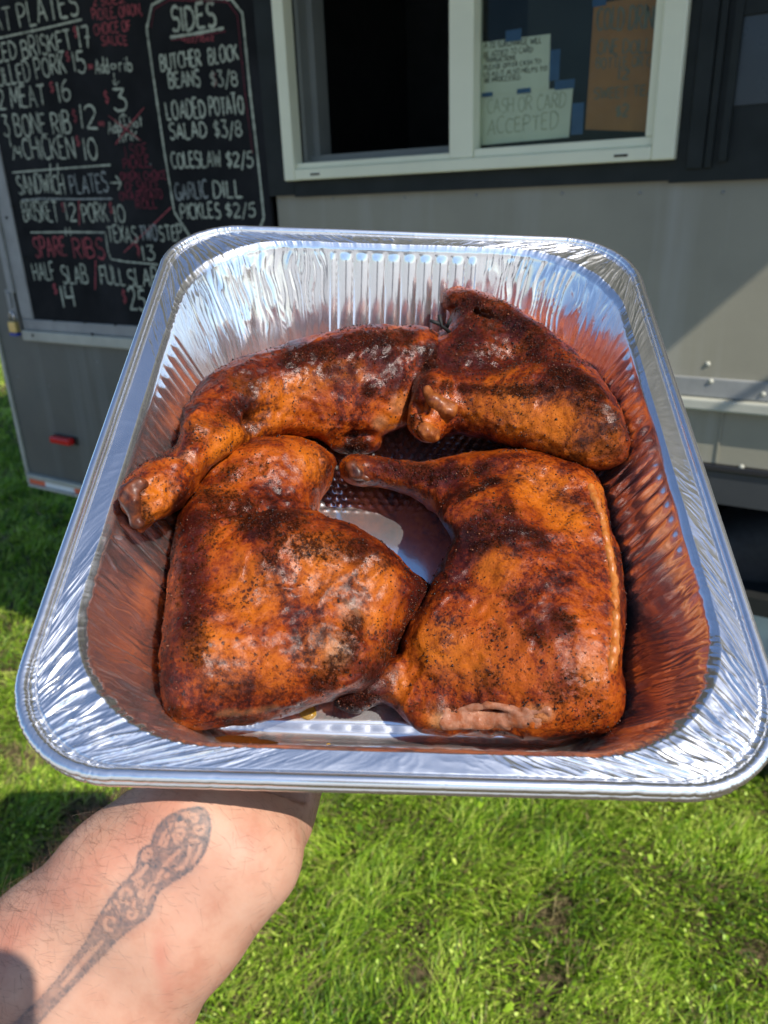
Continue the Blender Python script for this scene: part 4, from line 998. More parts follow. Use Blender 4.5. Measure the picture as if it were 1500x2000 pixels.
# back right: darker thigh with drumstick lying towards the middle
qd = quarter('chicken_quarter', '',
    [(864, 580), (876, 565), (910, 563), (960, 580), (1005, 602), (1062, 640), (1122, 690), (1172, 742), (1206, 792), (1226, 850), (1222, 890), (1190, 916), (1150, 920), (1090, 902), (1020, 880), (950, 858), (912, 858),
     (870, 872), (832, 868), (804, 845), (792, 812), (800, 770), (808, 745), (830, 715), (800, 700), (806, 680), (838, 660), (868, 640), (882, 612), (868, 600)],
    [((980, 650, 34, 30), (1080, 720, 32, 32)), ((905, 590, 44, 17), (960, 625, 40, 22)), ((840, 695, 30, 18), (920, 725, 32, 22)), ((1130, 770, 34, 29), (1162, 840, 38, 26)),
     ((1162, 840, 38, 27), (1040, 815, 35, 23)), ((1040, 815, 35, 23), (900, 795, 33, 14)), ((885, 790, 34, 14), (850, 785, 35, 15), 5), ((850, 785, 36, 12), (822, 838, 32, 12), 5), ((850, 780, 37, 12), (828, 745, 38, 11), 5)],
    [((860, 742, 56), (1060, 760, 66), 5.5, 6), ((812, 800, 42), (826, 800, 44), 4, 4), ((895, 600, 50), (1000, 630, 62), 2, 5)],
    line_spots('char_shade', [(880, 575), (920, 590), (980, 610), (1040, 650)], 12, 0.65) + line_spots('char_shade', [(1090, 720), (1140, 740), (1170, 760)], 10, 0.85) + line_spots('char_shade', [(1120, 770), (1170, 790)], 8, 0.6) + line_spots('char_shade', [(810, 690), (830, 705)], 9, 0.95)
    + line_spots('char_shade', [(1200, 830), (1205, 870)], 7, 0.5) + line_spots('char_shade', [(800, 800), (806, 840), (830, 866)], 7, 0.75) + [('char_shade', 900, 670, 24, 0.50), ('char_shade', 960, 690, 26, 0.46), ('char_shade', 1020, 680, 24, 0.46), ('char_shade', 940, 620, 26, 0.5), ('char_shade', 1060, 690, 18, 0.4), ('char_shade', 1190, 880, 14, 0.45), ('char_shade', 830, 735, 8, 0.7)] + line_spots('char_shade', [(850, 745), (930, 752), (1010, 755), (1090, 745)], 6, 0.75)  # last dark line paints the crease shade between drumstick and thigh
    + [('red', 950, 620, 30, 0.9), ('red', 900, 690, 24, 0.95), ('red', 1010, 680, 30, 0.9), ('red', 1080, 690, 22, 0.7), ('red', 1000, 740, 18, 0.6), ('red', 840, 770, 12, 0.6)]
    + [('gold', 1000, 810, 20, 0.9), ('gold', 1080, 830, 24, 0.9), ('gold', 1160, 850, 20, 0.8), ('gold', 920, 790, 12, 0.7), ('gold', 1120, 880, 16, 0.7), ('gold', 840, 850, 7, 0.9), ('gold', 870, 790, 6, 0.7)], seed=4, noise=1.15, grains=5200, grain_extra=1.6)
tag(qd, 'darkest crusted chicken quarter at the back right with its bony drumstick end towards the middle', 'chicken', GROUP)

# parts of the quarters that look different: knuckle bone, exposed meat, fat edge, thyme-like burnt twig
def blob_part(name, parent, caps, mat, K=3e-3, hgt=0.0006, nz=0.5e-3, seed=0, attrs=None):
    # caps: (pixel x, pixel y, sink in mm, radius in mm) pairs on the parent's surface
    sf = lambda q: surf(parent, q[0], q[1], q[2] * 1e-3)
    pts = np.array([sf(c[k]) for c in caps for k in (0, 1)]); rr = max(max(c[0][3], c[1][3]) for c in caps) * 1e-3 + 0.003
    lo = pts.min(0) - rr; hi = pts.max(0) + rr; n = ((hi - lo) / hgt).astype(int) + 2
    P = np.stack(np.meshgrid(*[lo[k] + hgt * np.arange(n[k]) for k in range(3)], indexing='ij')).astype(np.float32)
    Fv = None
    for a, b in caps:
        c = capsule(P, sf(a), sf(b), a[3] * 1e-3, b[3] * 1e-3); Fv = c if Fv is None else smin(Fv, c, K)
    Fv = Fv + nz * vnoise(P[0] * 300 + seed, P[1] * 300, P[2] * 300)
    V, Q = surface_nets(Fv, lo, hgt)
    o = mesh_np(name, V, Q, mat, None, True, attrs); o.parent = parent
    return o
def meat(name, c1, c2, rough):
    m = NM(name); f = m.noise(220, 5, 0.65, dist=0.5)
    m.set(col=m.ramp(f, [(0.35, c1), (0.65, c2)]), rough=rough, spec=0.3, coat=0.15, coat_rough=0.25, normal=m.bump(m.noise(500, 4), 0.4, 0.001), sss=0.2, sss_scale=0.004)
    m.p.inputs['Subsurface Radius'].default_value = (1.0, 0.4, 0.2); return m.m
M['bone'] = meat('glazed_knuckle', (0.13, 0.028, 0.007), (0.32, 0.095, 0.016), 0.42)
M['bone_dark'] = meat('scorched_knuckle', (0.035, 0.008, 0.004), (0.17, 0.04, 0.009), 0.5)
M['pink'] = meat('pink_meat', (0.27, 0.075, 0.022), (0.42, 0.205, 0.125), 0.3)
M['fat'] = meat('fat_edge', (0.34, 0.085, 0.010), (0.46, 0.17, 0.035), 0.35)
blob_part('knuckle', qd, [((834, 760, 0.5, 2.6), (846, 782, 0.2, 3.0)), ((846, 782, 0.2, 3.0), (872, 802, 0.2, 4.0)), ((872, 802, 0.2, 4.0), (884, 796, 1.0, 3.4)), ((832, 845, 1.0, 4.2), (846, 852, 1.2, 4.0))], M['bone'], 3e-3, nz=0.9e-3, seed=3)
strands = []
for j in range(7):
    x = 862 + rng.uniform(0, 12)
    while x < 1050 - 6 * j:
        w_ = rng.uniform(22, 60); yy = 1388 + 5.6 * j
        strands.append(((x, yy + rng.uniform(-2, 2), rng.uniform(1.0, 1.5), rng.uniform(1.3, 1.8)), (x + w_, yy + rng.uniform(-3, 3), rng.uniform(1.0, 1.5), rng.uniform(1.3, 1.8)))); x += w_ * 0.9
blob_part('knuckle', qc, [((246, 968, 0.8, 3.6), (262, 990, 0.8, 3.2)), ((270, 1020, 0.6, 3.4), (280, 1034, 0.4, 2.4)), ((256, 948, 1.2, 3.4), (276, 940, 1.6, 3.2))], M['bone_dark'], 3e-3, nz=1.2e-3, seed=9)
blob_part('knuckle', qb, [((678, 908, 0.8, 3.2), (690, 930, 0.8, 3.0)), ((700, 938, 1.0, 2.2), (712, 944, 0.8, 1.8))], M['bone_dark'], 2e-3, nz=0.8e-3, seed=11)
mt = blob_part('exposed_meat', qb, strands, M['pink'], 0.8e-3, hgt=0.00045, nz=0.5e-3, seed=4)
tag(mt, 'pink moist meat bared along the cut edge')
fe = spline([(1166, 938), (1184, 990), (1200, 1060), (1210, 1120), (1216, 1190), (1212, 1250), (1206, 1300)], 3, False)
blob_part('fat_edge', qb, [((fe[i][0], fe[i][1], 0.9, 1.6), (fe[i + 1][0], fe[i + 1][1], 0.9, 1.6)) for i in range(len(fe) - 1)], M['fat'], 3e-3, nz=0.7e-3, seed=6)
# a burnt herb twig sticking out behind
tw = MB(); A = tp(880, 650, 48)
for pts in (((880, 650, 48), (862, 636, 54), (858, 615, 58)), ((862, 634, 54), (840, 626, 56)), ((872, 640, 50), (880, 622, 55))):
    tw.tube([t2w(tp(*p)) for p in pts], [0.0012, 0.0009, 0.0011][:len(pts)], 6)
o = tw.build('burnt_twig', M['dark'], None, True); o.parent = qd

# drops of rendered fat on the pan floor
gm = NM('chicken_fat'); gm.set(col=(0.62, 0.36, 0.06), rough=0.06, spec=0.6, trans=0.55, coat=0.6, coat_rough=0.03)
def drop(px, r, lab, z=0.0):
    c = tray_at(px, -0.0605 + z)
    v = []; f = []; n, m = 20, 6
    for i in range(m + 1):
        a = i / m * math.pi / 2
        for k in range(n):
            q = 2 * math.pi * k / n; w = 1 + 0.12 * math.sin(2 * q + px[0])
            v.append(t2w(c + np.array([r * w * math.cos(a) * math.cos(q), 0.8 * r * w * math.cos(a) * math.sin(q), 0.0004 + 0.38 * r * math.sin(a)])))
    for i in range(m):
        f += [(i * n + k, i * n + (k + 1) % n, (i + 1) * n + (k + 1) % n, (i + 1) * n + k) for k in range(n)]
    f.append(tuple(range(n - 1, -1, -1)))
    o = MB().add(v, f).build('fat_drop', gm.m, None, True); tag(o, lab, 'fat drop', 'golden drops of fat in the pan'); return o
drop((601, 1391), 0.0042, 'largest golden fat drop, under the lower edge of the front left chicken')
drop((641, 1456), 0.0011, 'tiny clear fat drop near the front edge of the pan floor', -0.001)
drop((480, 1450), 0.0018, 'flat pale fat drop below the front left chicken, near the pan corner', -0.0012)

# thin pools of brown juice on the pan floor
jm = NM('pan_juice'); jm.set(col=(0.30, 0.10, 0.02), rough=0.05, spec=0.5, trans=0.85, ior=1.36)
def juice(px, rx_, ry_, lab, seed):
    c = tray_at(px, -0.0603); n, m = 72, 7; v = []; f = []
    q = np.arange(n) * 2 * math.pi / n
    rr_n = 1 + 0.28 * vnoise(np.cos(q) * 1.6 + seed, np.sin(q) * 1.6) + 0.12 * vnoise(np.cos(q) * 5 + seed, np.sin(q) * 5)
    for i in range(m):
        t = 1 - i / (m - 1) * 0.98
        zz = 0.00025 + 0.0006 * (1 - t ** 6)
        for k in range(n): v.append(t2w(c + np.array([rx_ * rr_n[k] * t * math.cos(q[k]), ry_ * rr_n[k] * t * math.sin(q[k]), zz])))
    for i in range(m - 1): f += [(i * n + k, i * n + (k + 1) % n, (i + 1) * n + (k + 1) % n, (i + 1) * n + k) for k in range(n)]
    f += [tuple((m - 1) * n + k for k in range(n)), tuple(range(n - 1, -1, -1))]
    o = MB().add(v, f).build('juice_pool', jm.m, None, True); tag(o, lab, 'juice pool')
juice((455, 1452), 0.020, 0.0032, 'small brown juice smear at the front left corner of the pan floor', 5.0)

# ------------------------------------------------------------------ the arm holding the pan from below
def cp(x, y, d): return at_depth((x, y), d)
def palm(x, y, z): return t2w(np.array([x, y, z]))
WR = cp(432, 1600, 0.310)
arm = [(cp(-150, 2330, 0.330), 0.050, 0.045), (cp(20, 2090, 0.326), 0.046, 0.043), (cp(150, 1920, 0.324), 0.041, 0.041), (cp(270, 1770, 0.324), 0.0365, 0.0365)]
h = 0.0016
elb = cp(-330, 2560, 0.36)
PB = -0.0665                                     # just under the pan floor
hand = [palm(-0.045, -0.085, PB - 0.024), palm(-0.030, -0.030, PB - 0.016), palm(-0.055, -0.020, PB - 0.014), palm(-0.005, -0.035, PB - 0.014)]
fing = [  # base, mid, tip, radii
    [(-0.062, -0.010, PB - 0.013), (-0.074, 0.022, PB - 0.0125), (-0.080, 0.044, PB - 0.009)],
    [(-0.044, 0.002, PB - 0.013), (-0.048, 0.040, PB - 0.0125), (-0.050, 0.066, PB - 0.009)],
    [(-0.022, 0.004, PB - 0.013), (-0.018, 0.046, PB - 0.0125), (-0.016, 0.074, PB - 0.009)],
    [(-0.002, -0.004, PB - 0.013), (0.010, 0.034, PB - 0.0125), (0.015, 0.060, PB - 0.009)]]
thumb = [(-0.012, -0.070, PB - 0.018), (0.022, -0.052, PB - 0.014), (0.042, -0.036, PB - 0.010)]
allp = np.array([elb, WR] + [a[0] for a in arm] + [t2w(np.array(q)) for f_ in fing for q in f_] + hand)
lo = allp.min(0) - 0.055; hi = allp.max(0) + 0.055
n = ((hi - lo) / h).astype(int) + 2
P = np.stack(np.meshgrid(*[lo[k] + h * np.arange(n[k]) for k in range(3)], indexing='ij')).astype(np.float32)
# forearm: two bones side by side make it wider than thick
side = RC @ np.array([0.82, 0.57, 0.0]); side /= np.linalg.norm(side)
ch = [(elb, 0.044), (cp(-150, 2330, 0.312), 0.0425), (cp(36, 2080, 0.298), 0.0395), (cp(166, 1912, 0.289), 0.0342), (cp(304, 1750, 0.286), 0.0297), (cp(420, 1634, 0.288), 0.0262), (cp(462, 1560, 0.318), 0.0262)]
Fv = None
for (a, ra), (b, rb) in zip(ch[:-1], ch[1:]):
    for sgn in (-1, 1):
        da, db = 0.42 * ra, 0.42 * rb
        c = capsule(P, a + sgn * side * da * 1.0, b + sgn * side * db * 1.0, ra * 0.80, rb * 0.80)
        Fv = c if Fv is None else smin(Fv, c, 0.012)
wr = ch[-1][0]
for q, r in ((hand[0], 0.021), (hand[1], 0.016), (hand[2], 0.015), (hand[3], 0.015)):
    for sgn in (-1, 1): 
        if q is hand[0] or sgn == 1: Fv = smin(Fv, capsule(P, wr + sgn * side * 0.004, q, 0.0185, r), 0.016)
for q in hand[1:]: Fv = smin(Fv, capsule(P, hand[0], q, 0.02, 0.0145), 0.012)
Fv = smin(Fv, capsule(P, hand[2], hand[3], 0.014, 0.014), 0.01)
for f_, r in zip(fing, (0.0072, 0.0082, 0.0085, 0.0080)):
    a, b, c = [t2w(np.array(q)) for q in f_]
    Fv = smin(Fv, capsule(P, a, b, r * 1.15, r), 0.007); Fv = smin(Fv, capsule(P, b, c, r, r * 0.85), 0.003)
a, b, c = [t2w(np.array(q)) for q in thumb]
Fv = smin(Fv, capsule(P, hand[0], a, 0.019, 0.0135), 0.01); Fv = smin(Fv, capsule(P, a, b, 0.0125, 0.0105), 0.006); Fv = smin(Fv, capsule(P, b, c, 0.0105, 0.0085), 0.003)
Fv += 0.0005 * vnoise(P[0] * 45, P[1] * 45, P[2] * 45)
V, Q = surface_nets(Fv, lo, h)
# keep clear of the pan: push any vertex that would poke through the floor back below it
tv = (V - T0) @ TW
inside = (np.abs(tv[:, 0]) < 0.12) & (np.abs(tv[:, 1]) < 0.15) & (tv[:, 2] > PB)
tv[inside, 2] = PB
V = tv @ TW.T + T0
person = mesh_np('person', V, Q, M['skin'])
tag(person, 'bare outstretched forearm with a grey spoon handle tattoo, its hand under the foil pan', 'person')
sm = person.modifiers.new('smooth', 'SMOOTH'); sm.factor = 0.5; sm.iterations = 4
sub = person.modifiers.new('sub', 'SUBSURF'); sub.levels = 1; sub.render_levels = 1
bpy.context.view_layer.update()
dg = bpy.context.evaluated_depsgraph_get()
me2 = bpy.data.meshes.new_from_object(person.evaluated_get(dg)); person.modifiers.clear(); person.data = me2
co = np.empty(len(me2.vertices) * 3, np.float32); me2.vertices.foreach_get('co', co); co = co.reshape(-1, 3)
no = np.empty(len(me2.vertices) * 3, np.float32); me2.vertices.foreach_get('normal', no); no = no.reshape(-1, 3)
u, v, d = project(co)
front = ((CAM - co) * no).sum(1) > 0
# tattoo: the ornate end of a spoon handle, inked along the inside of the forearm
K = lambda pts: [(100 + x * 0.23333, 1560 + y * 0.23333) for x, y in pts]
OUT = K([(1255, 78), (1305, 130), (1328, 220), (1315, 330), (1275, 450), (1190, 570), (1060, 665), (930, 750), (868, 830), (820, 965), (700, 1060), (560, 1170), (430, 1305), (250, 1490), (60, 1690), (-160, 1930), (-420, 2200),
         (-520, 2090), (-260, 1840), (-20, 1600), (150, 1385), (280, 1220), (365, 1060), (440, 930), (540, 780), (670, 650), (720, 570), (735, 470), (790, 405), (845, 385), (862, 300), (950, 175), (1080, 108), (1190, 82)])
def pl_dist(pts, X, Y, closed=False):
    d2 = np.full(X.shape, 1e9); p = np.array(pts, float)
    for i in range(len(p) - (0 if closed else 1)):
        a, b = p[i], p[(i + 1) % len(p)]; e = b - a
        t = np.clip(((X - a[0]) * e[0] + (Y - a[1]) * e[1]) / (e @ e + 1e-9), 0, 1)
        d2 = np.minimum(d2, (X - a[0] - t * e[0]) ** 2 + (Y - a[1] - t * e[1]) ** 2)
    return np.sqrt(d2)
def curl(cx, cy, r, a0, turns, n=26, sx_=1.0):
    return [(cx + sx_ * r * (1 - 0.7 * t) * math.cos(math.radians(a0) + turns * 2 * math.pi * t), cy + r * (1 - 0.7 * t) * math.sin(math.radians(a0) + turns * 2 * math.pi * t)) for t in np.linspace(0, 1, n)]
light = [K(p) for p in (
    curl(1080, 310, 62, 120, 1.2), curl(805, 465, 55, 100, 1.2), curl(1195, 170, 45, 200, 0.8), curl(1228, 255, 50, 330, 0.9), curl(1040, 215, 40, 180, 0.6), curl(1130, 135, 28, 200, 0.8), curl(1100, 200, 26, 20, 0.7),
    curl(640, 800, 75, 90, 0.75), curl(505, 1030, 72, 90, 0.7), curl(665, 965, 52, 330, 0.8), curl(745, 725, 40, 200, 0.8), curl(760, 790, 40, 10, 0.6), curl(480, 910, 30, 100, 0.8),
    [(905, 410), (930, 320), (1000, 225)], [(950, 390), (1000, 290)], [(940, 570), (1000, 500), (1075, 435)], [(900, 640), (930, 600)], [(1125, 540), (1155, 470), (1160, 410)], [(1190, 530), (1240, 440), (1250, 390)],
    [(1050, 590), (1110, 570)], [(960, 650), (985, 630)], [(900, 660), (870, 700)], [(1165, 345), (1225, 355)], [(800, 560), (760, 620), (690, 670)], [(730, 800), (800, 760), (830, 700)], [(860, 750), (800, 840), (780, 930)], [(700, 840), (690, 900)],
    [(420, 1200), (300, 1330), (100, 1560)], [(330, 1240), (180, 1430)], [(560, 960), (560, 900), (530, 850)])]
dark = [K(p) for p in ([(850, 390), (980, 430), (1090, 400), (1280, 370)], [(830, 700), (840, 620), (900, 470)], [(860, 560), (980, 590), (1070, 540)], [(760, 740), (830, 680)], [(600, 820), (620, 960)], [(430, 980), (540, 900), (580, 990)], [(1010, 350), (960, 200), (1090, 180)],
    [(1090, 390), (1130, 300), (1190, 320)], [(330, 1230), (60, 1560)], [(480, 1190), (230, 1470), (0, 1700)], [(700, 780), (720, 880), (790, 900)], [(560, 770), (600, 700), (690, 690)])]
near = front & (u > -80) & (u < 450) & (v > 1550) & (v < 2100)
X, Y = u[near], v[near]
out = spline(OUT, 4)
ins = poly_sdf(out, X.astype(np.float32), Y.astype(np.float32))
tt = np.zeros(len(X))
wob = 3 * vnoise(X * 0.05, Y * 0.05)
wash = 0.78 + 0.18 * vnoise(X * 0.045, Y * 0.045) - 0.12 * sst(1700, 1900, Y)
tt = np.maximum(tt, wash * (1 - sst(-4, 3, ins)))
lt = np.full(len(X), 1e9)
for p in light: lt = np.minimum(lt, pl_dist(p, X, Y))
tt *= 1 - 0.66 * (1 - sst(2.0, 5.5, lt)) * (ins < 0)
dk = pl_dist(out, X, Y, True)
for p in dark: dk = np.minimum(dk, pl_dist(p, X, Y) + 0.8)
tt = np.maximum(tt, (0.98 - 0.15 * sst(1700, 1900, Y)) * (1 - sst(1.2, 5.0, dk)))
tt = np.maximum(tt, 0.75 * (1 - sst(1.0, 3.0, np.abs(lt - 6.5))) * (ins < -4))
tt = np.maximum(tt, 0.22 * (1 - sst(0, 26, ins)) * (ins > 0) * (Y > 1690))
ta = np.zeros(len(co)); ta[near] = np.clip(tt * (0.85 + 0.25 * vnoise(X * 0.25, Y * 0.25)), 0, 1)
red = np.zeros(len(co))
red += 0.8 * np.exp(-((u - 312) ** 2 / 300 + (v - 1865) ** 2 / 1500)) * front + 0.45 * np.exp(-((u - 325) ** 2 / 350 + (v - 1930) ** 2 / 1500)) * front
red += 0.35 * sst(90, 0, np.abs(u + 1.15 * v - 2130) ) * front * (v > 1560) + 0.10 + 0.35 * vnoise(co[:, 0] * 60, co[:, 1] * 60, co[:, 2] * 60)
me2.attributes.new('tattoo', 'FLOAT', 'POINT').data.foreach_set('value', ta.astype(np.float32))
me2.attributes.new('redness', 'FLOAT', 'POINT').data.foreach_set('value', np.clip(red, 0, 1).astype(np.float32))
me2.polygons.foreach_set('use_smooth', np.ones(len(me2.polygons), bool))
# arm hairs: fine curved strands growing from the skin
cand = np.nonzero(front & (u > -120) & (u < 720) & (v > 1540) & (v < 2150))[0]
hv = []; hf = []
fibre = (cp(400, 1620, 0.3) - cp(100, 2000, 0.3)); fibre /= np.linalg.norm(fibre)
wl = np.clip(1.0 - (u + 1.15 * v - 2010) / 420, 0.0, 1) + 0.25 * (vnoise(co[:, 0] * 50, co[:, 1] * 50, co[:, 2] * 50) > 0.15) + 0.10
pr = wl[cand] * (ta[cand] < 0.9); pr /= pr.sum()
for i in rng.choice(cand, 1700, p=pr):
    p = co[i].astype(float); nn = no[i].astype(float)
    t = np.cross(nn, fibre); t /= np.linalg.norm(t) + 1e-9; f2 = np.cross(t, nn)
    sgn = 1 if rng.random() < 0.75 else -1
    dr = sgn * t * rng.uniform(0.5, 1) - f2 * rng.uniform(-0.2, 0.9) + nn * rng.uniform(0.15, 0.55); dr /= np.linalg.norm(dr)
    L = rng.uniform(0.004, 0.010) * (1.35 if u[i] + 1.15 * v[i] < 2100 else 0.8); bend = rng.normal(0, 0.4) * f2 + rng.normal(0, 0.3) * t - 0.35 * nn
    wv = np.cross(dr, p - CAM); wv /= np.linalg.norm(wv); o0 = len(hv)
    for k in range(5):
        s = k / 4; c = p + dr * L * s + bend * L * s * s * 0.5; ww = 2.6e-5 * (1.05 - 0.8 * s)
        hv += [c - wv * ww, c + wv * ww]
    hf += [(o0 + 2 * k, o0 + 2 * k + 1, o0 + 2 * k + 3, o0 + 2 * k + 2) for k in range(4)]
hair = mesh_np('arm_hair', hv, hf, M['hair']); hair.parent = person; hair['kind'] = 'stuff'
# the phone that takes the picture; its shadow falls on the forearm
ph = MB(); 
import bmesh
def rr_(x0, x1, y0, y1, r, n=8):
    out = []
    for cx, cy, a in ((x1 - r, y1 - r, 0), (x0 + r, y1 - r, 90), (x0 + r, y0 + r, 180), (x1 - r, y0 + r, 270)):
        out += [(cx + r * math.cos(math.radians(a + 90 * k / n)), cy + r * math.sin(math.radians(a + 90 * k / n))) for k in range(n + 1)]
    return out
poly = rr_(-0.042, 0.033, -0.010, 0.138, 0.012)
m_ = len(poly)
vv = [CAM + RC @ np.array([x, y, -0.006]) for x, y in poly] + [CAM + RC @ np.array([x, y, -0.014]) for x, y in poly]
ph.add(vv, [tuple(range(m_)), tuple(range(2 * m_ - 1, m_ - 1, -1))] + [(i, (i + 1) % m_, (i + 1) % m_ + m_, i + m_) for i in range(m_)])
pho = ph.build('smartphone', M['black_plastic']); tag(pho, 'dark phone held just out of view, throwing the rounded shadow on the forearm', 'phone')

# ------------------------------------------------------------------ the lawn
gm_ = NM('lawn_soil')
f1 = gm_.noise(6, 5, 0.6); f2 = gm_.noise(60, 5, 0.7)
c = gm_.ramp(f2, [(0.35, (0.014, 0.018, 0.006)), (0.52, (0.12, 0.095, 0.05)), (0.68, (0.24, 0.165, 0.095))])
gm_.set(col=c, rough=0.95, spec=0.1, normal=gm_.bump(f2, 0.8, 0.02))
GN = 160
gx = np.concatenate([[-60], np.linspace(-8, 4, GN), [60]]); gy = np.concatenate([[-60], np.linspace(-3, 8, GN), [60]])
XX, YY = np.meshgrid(gx, gy, indexing='ij')
def soil_h(x, y): return 0.010 * vnoise(x * 4.0, y * 4.0) + 0.006 * vnoise(x * 11.0, y * 11.0) - 0.012
ZZ = soil_h(XX, YY)
m_ = len(gx)
i, j = np.meshgrid(np.arange(m_ - 1), np.arange(len(gy) - 1), indexing='ij')
k = len(gy)
Fq = np.stack([i * k + j, (i + 1) * k + j, (i + 1) * k + j + 1, i * k + j + 1], -1).reshape(-1, 4)
gr = mesh_np('ground', np.stack([XX, YY, ZZ], -1).reshape(-1, 3), Fq, gm_.m); gr['kind'] = 'structure'
gv = NM('reflector_gravel'); gf = gv.noise(90, 5, 0.7)
gv.set(col=gv.ramp(gf, [(0.3, (0.30, 0.29, 0.27)), (0.7, (0.58, 0.57, 0.54))]), rough=0.9, normal=gv.bump(gf, 0.6, 0.01))
q = MB(); q.box((-60, -60, 0.012), (60, -2.7, 0.03)); o = q.build('unseen_reflector', gv.m); o['kind'] = 'structure'  # unseen pale ground added behind the camera to brighten the foil's reflections

def scatter(n, x0, x1, y0, y1, margin):
    x = rng.uniform(x0, x1, n); y = rng.uniform(y0, y1, n)
    P = np.stack([x, y, np.zeros(n)], 1); u, v, d = project(P)
    ok = (d > 0.1) & (u > -margin) & (u < 1500 + margin) & (v > 500) & (v < 2000 + margin)
    return P[ok]
def bare(x, y):                        # patches where the soil shows
    b = 0.8 * sst(0.60, 0.80, vnoise(x * 5.0 + 3.7, y * 5.0 + 1.3) * 0.6 + vnoise(x * 13.0, y * 13.0) * 0.55)
    for (px, py), r in (((160, 1590), 0.075), ((250, 1560), 0.05), ((815, 1895), 0.035), ((1080, 1905), 0.035), ((605, 1930), 0.025), ((580, 1870), 0.02)):
        g = on_ground((px, py)); b = np.maximum(b, 0.97 * (1 - sst(0.45 * r, r, np.hypot(x - g[0], y - g[1]) * (1 + 0.35 * vnoise(x * 30, y * 30)))))
    return b
GV = []; GF = []; GA = []; GB = []
def blades(P, L0, L1, w0, w1, lean, seg=3):
    n = len(P); a = rng.uniform(0, 2 * math.pi, n); L = rng.uniform(L0, L1, n); w = rng.uniform(w0, w1, n) / 2
    clump = vnoise(P[:, 0] * 9, P[:, 1] * 9) * 2.2 + rng.normal(0, 0.9, n)
    ld = clump; le = np.abs(rng.normal(lean, 0.35, n))
    D = np.stack([np.cos(ld), np.sin(ld), np.zeros(n)], 1); Wd = np.stack([-np.sin(a), np.cos(a), np.zeros(n)], 1)
    base = P.copy(); base[:, 2] = soil_h(P[:, 0], P[:, 1]) - 0.003
    o0 = sum(len(q) for q in GV); rows_ = []
    for k in range(seg + 1):
        t = k / seg; c = base + D * (L * le * t * t)[:, None] + np.array([0, 0, 1])[None] * (L * (t - 0.30 * np.minimum(le, 1.3) * t * t))[:, None]
        ww = (w * (1 - t ** 2.2) * (0.75 + 0.5 * t) + 0.00015)[:, None]
        rows_ += [c - Wd * ww, c + Wd * ww]
    V_ = np.stack(rows_, 1).reshape(-1, 3); GV.append(V_)
    m = 2 * (seg + 1); b = o0 + np.arange(n)[:, None] * m
    GF.append(np.concatenate([np.stack([b[:, 0] + 2 * k, b[:, 0] + 2 * k + 1, b[:, 0] + 2 * k + 3, b[:, 0] + 2 * k + 2], 1) for k in range(seg)]))
    tone = np.clip(0.52 + 0.34 * rng.standard_normal(n) + 0.28 * vnoise(P[:, 0] * 7 + 9, P[:, 1] * 7), 0, 1)
    dry = (rng.random(n) < 0.06 + 0.6 * sst(0.05, 0.5, bare(P[:, 0], P[:, 1]))).astype(float)
    GA.append(np.repeat(tone, m)); GB.append(np.repeat(dry, m))
def leaves(P, r0, r1, h0, h1, tri=True):
    """small rounded leaves (clover, chickweed) held at an angle above the soil"""
    n = len(P); r = rng.uniform(r0, r1, n); h = rng.uniform(h0, h1, n); a = rng.uniform(0, 2 * math.pi, n); ti = rng.normal(0, 0.55, n); t2 = rng.normal(0, 0.55, n)
    base = P.copy(); base[:, 2] = soil_h(P[:, 0], P[:, 1]) + h
    ex = np.stack([np.cos(a), np.sin(a), np.sin(ti) * 0.9], 1); ey = np.stack([-np.sin(a), np.cos(a), np.sin(t2) * 0.9], 1)
    pts = [(-1, 0, 0), (-0.45, 0.62, 0.10), (-0.45, -0.62, 0.10), (0.40, 0.55, 0.14), (0.40, -0.55, 0.14), (1.0, 0.02, -0.06), (1.0, -0.02, -0.06)]
    V_ = np.stack([base + ex * (r * p[0])[:, None] + ey * (r * p[1] * 0.75)[:, None] + np.array([0, 0, 1])[None] * (r * p[2])[:, None] for p in pts], 1).reshape(-1, 3)
    o0 = sum(len(q) for q in GV); b = o0 + np.arange(n) * 7; GV.append(V_)
    GF.append(np.concatenate([np.stack([b, b + 2, b + 1, b], 1)[:, [0, 1, 2, 2]], np.stack([b + 1, b + 2, b + 4, b + 3], 1), np.stack([b + 3, b + 4, b + 6, b + 5], 1)]))
    tone = np.clip(0.62 + 0.25 * rng.standard_normal(n) + 0.25 * vnoise(P[:, 0] * 7 + 9, P[:, 1] * 7), 0, 1)
    GA.append(np.repeat(tone, 7)); GB.append(np.repeat(np.zeros(n), 7))
Pn = scatter(190000, -2.0, 0.6, -1.35, 0.5, 260); Pn = Pn[rng.random(len(Pn)) > 0.9 * bare(Pn[:, 0], Pn[:, 1])]
cl = vnoise(Pn[:, 0] * 6 + 20, Pn[:, 1] * 6) + 0.6 * vnoise(Pn[:, 0] * 17, Pn[:, 1] * 17)
long_ = Pn[cl > 0.15]; short = Pn[cl <= 0.15]
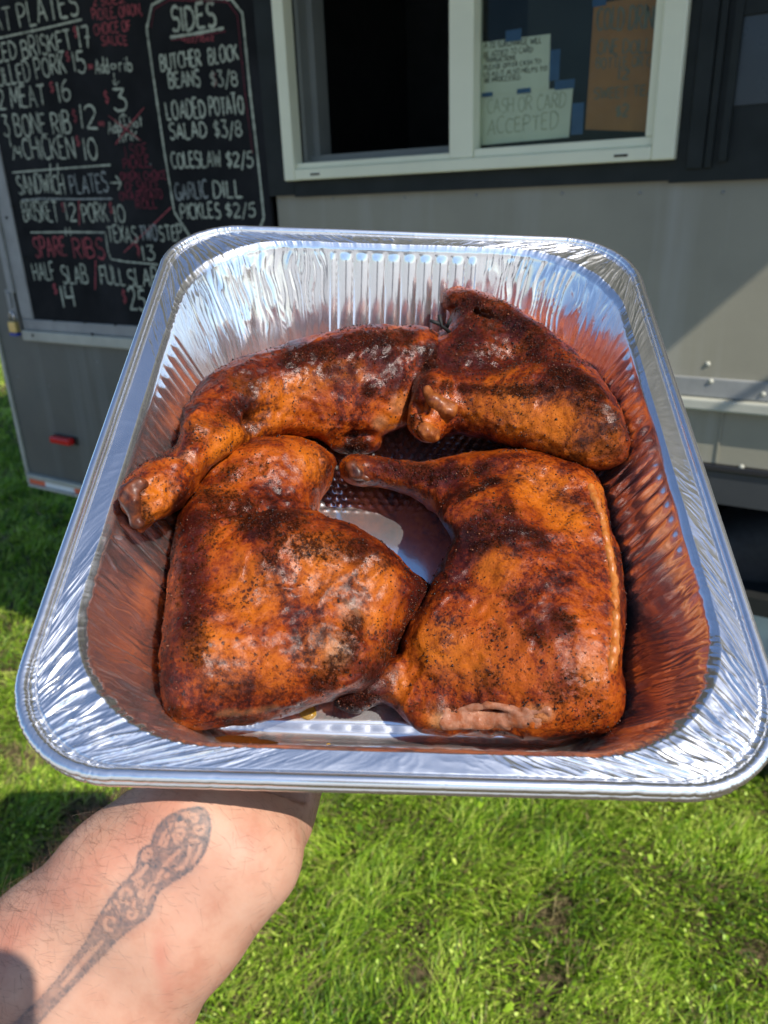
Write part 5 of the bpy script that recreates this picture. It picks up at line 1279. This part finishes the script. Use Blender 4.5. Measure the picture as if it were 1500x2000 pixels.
blades(long_, 0.022, 0.058, 0.0015, 0.0034, 0.8); blades(short, 0.017, 0.042, 0.0014, 0.0030, 0.85)
Pl = scatter(150000, -2.0, 0.6, -1.35, 0.5, 260); Pl = Pl[rng.random(len(Pl)) > 0.97 * bare(Pl[:, 0], Pl[:, 1])]
cl = vnoise(Pl[:, 0] * 6 + 20, Pl[:, 1] * 6) + 0.6 * vnoise(Pl[:, 0] * 17, Pl[:, 1] * 17)
leaves(Pl[cl < 0.25][::5], 0.0025, 0.0055, 0.006, 0.030); leaves(Pl[cl >= 0.25][::5], 0.003, 0.006, 0.004, 0.02)
Pb = scatter(90, -1.6, 0.5, -1.3, 0.3, 200); leaves(Pb, 0.008, 0.015, 0.012, 0.035)
Pf = scatter(90000, -4.6, 0.5, -0.9, 1.2, 60); Pf = Pf[(Pf[:, 0] < -1.9) | (Pf[:, 1] > 0.4)]; blades(Pf[::1], 0.025, 0.065, 0.003, 0.006, 0.8)
Pf = scatter(120000, -9, -2.5, 0.2, 7.5, 40); blades(Pf, 0.03, 0.07, 0.005, 0.010, 0.8)
gb = NM('grass_blades')
tn = gb.attr('tone')
c = gb.ramp(tn, [(0.0, (0.05, 0.10, 0.012)), (0.3, (0.15, 0.31, 0.020)), (0.65, (0.38, 0.58, 0.034)), (1.0, (0.62, 0.74, 0.13))])
c = gb.mix(gb.attr('dry'), c, (0.36, 0.29, 0.13))
gb.set(col=c, rough=0.45, spec=0.35)
tr = gb.n('BsdfTranslucent'); gb.l(c, tr.inputs[0]); mx = gb.n('MixShader'); mx.inputs[0].default_value = 0.30
gb.l(gb.p.outputs[0], mx.inputs[1]); gb.l(tr.outputs[0], mx.inputs[2]); gb.l(mx.outputs[0], gb.out.inputs[0])
gV = np.concatenate(GV); gF = np.concatenate(GF)
# degenerate quads (triangles) become proper triangles through validate()
grass = mesh_np('grass', gV, gF, gb.m, None, True, dict(tone=np.concatenate(GA), dry=np.concatenate(GB)))
grass['kind'] = 'stuff'; grass['label'] = 'sunlit short green grass mixed with small leafy weeds'; grass['category'] = 'grass'
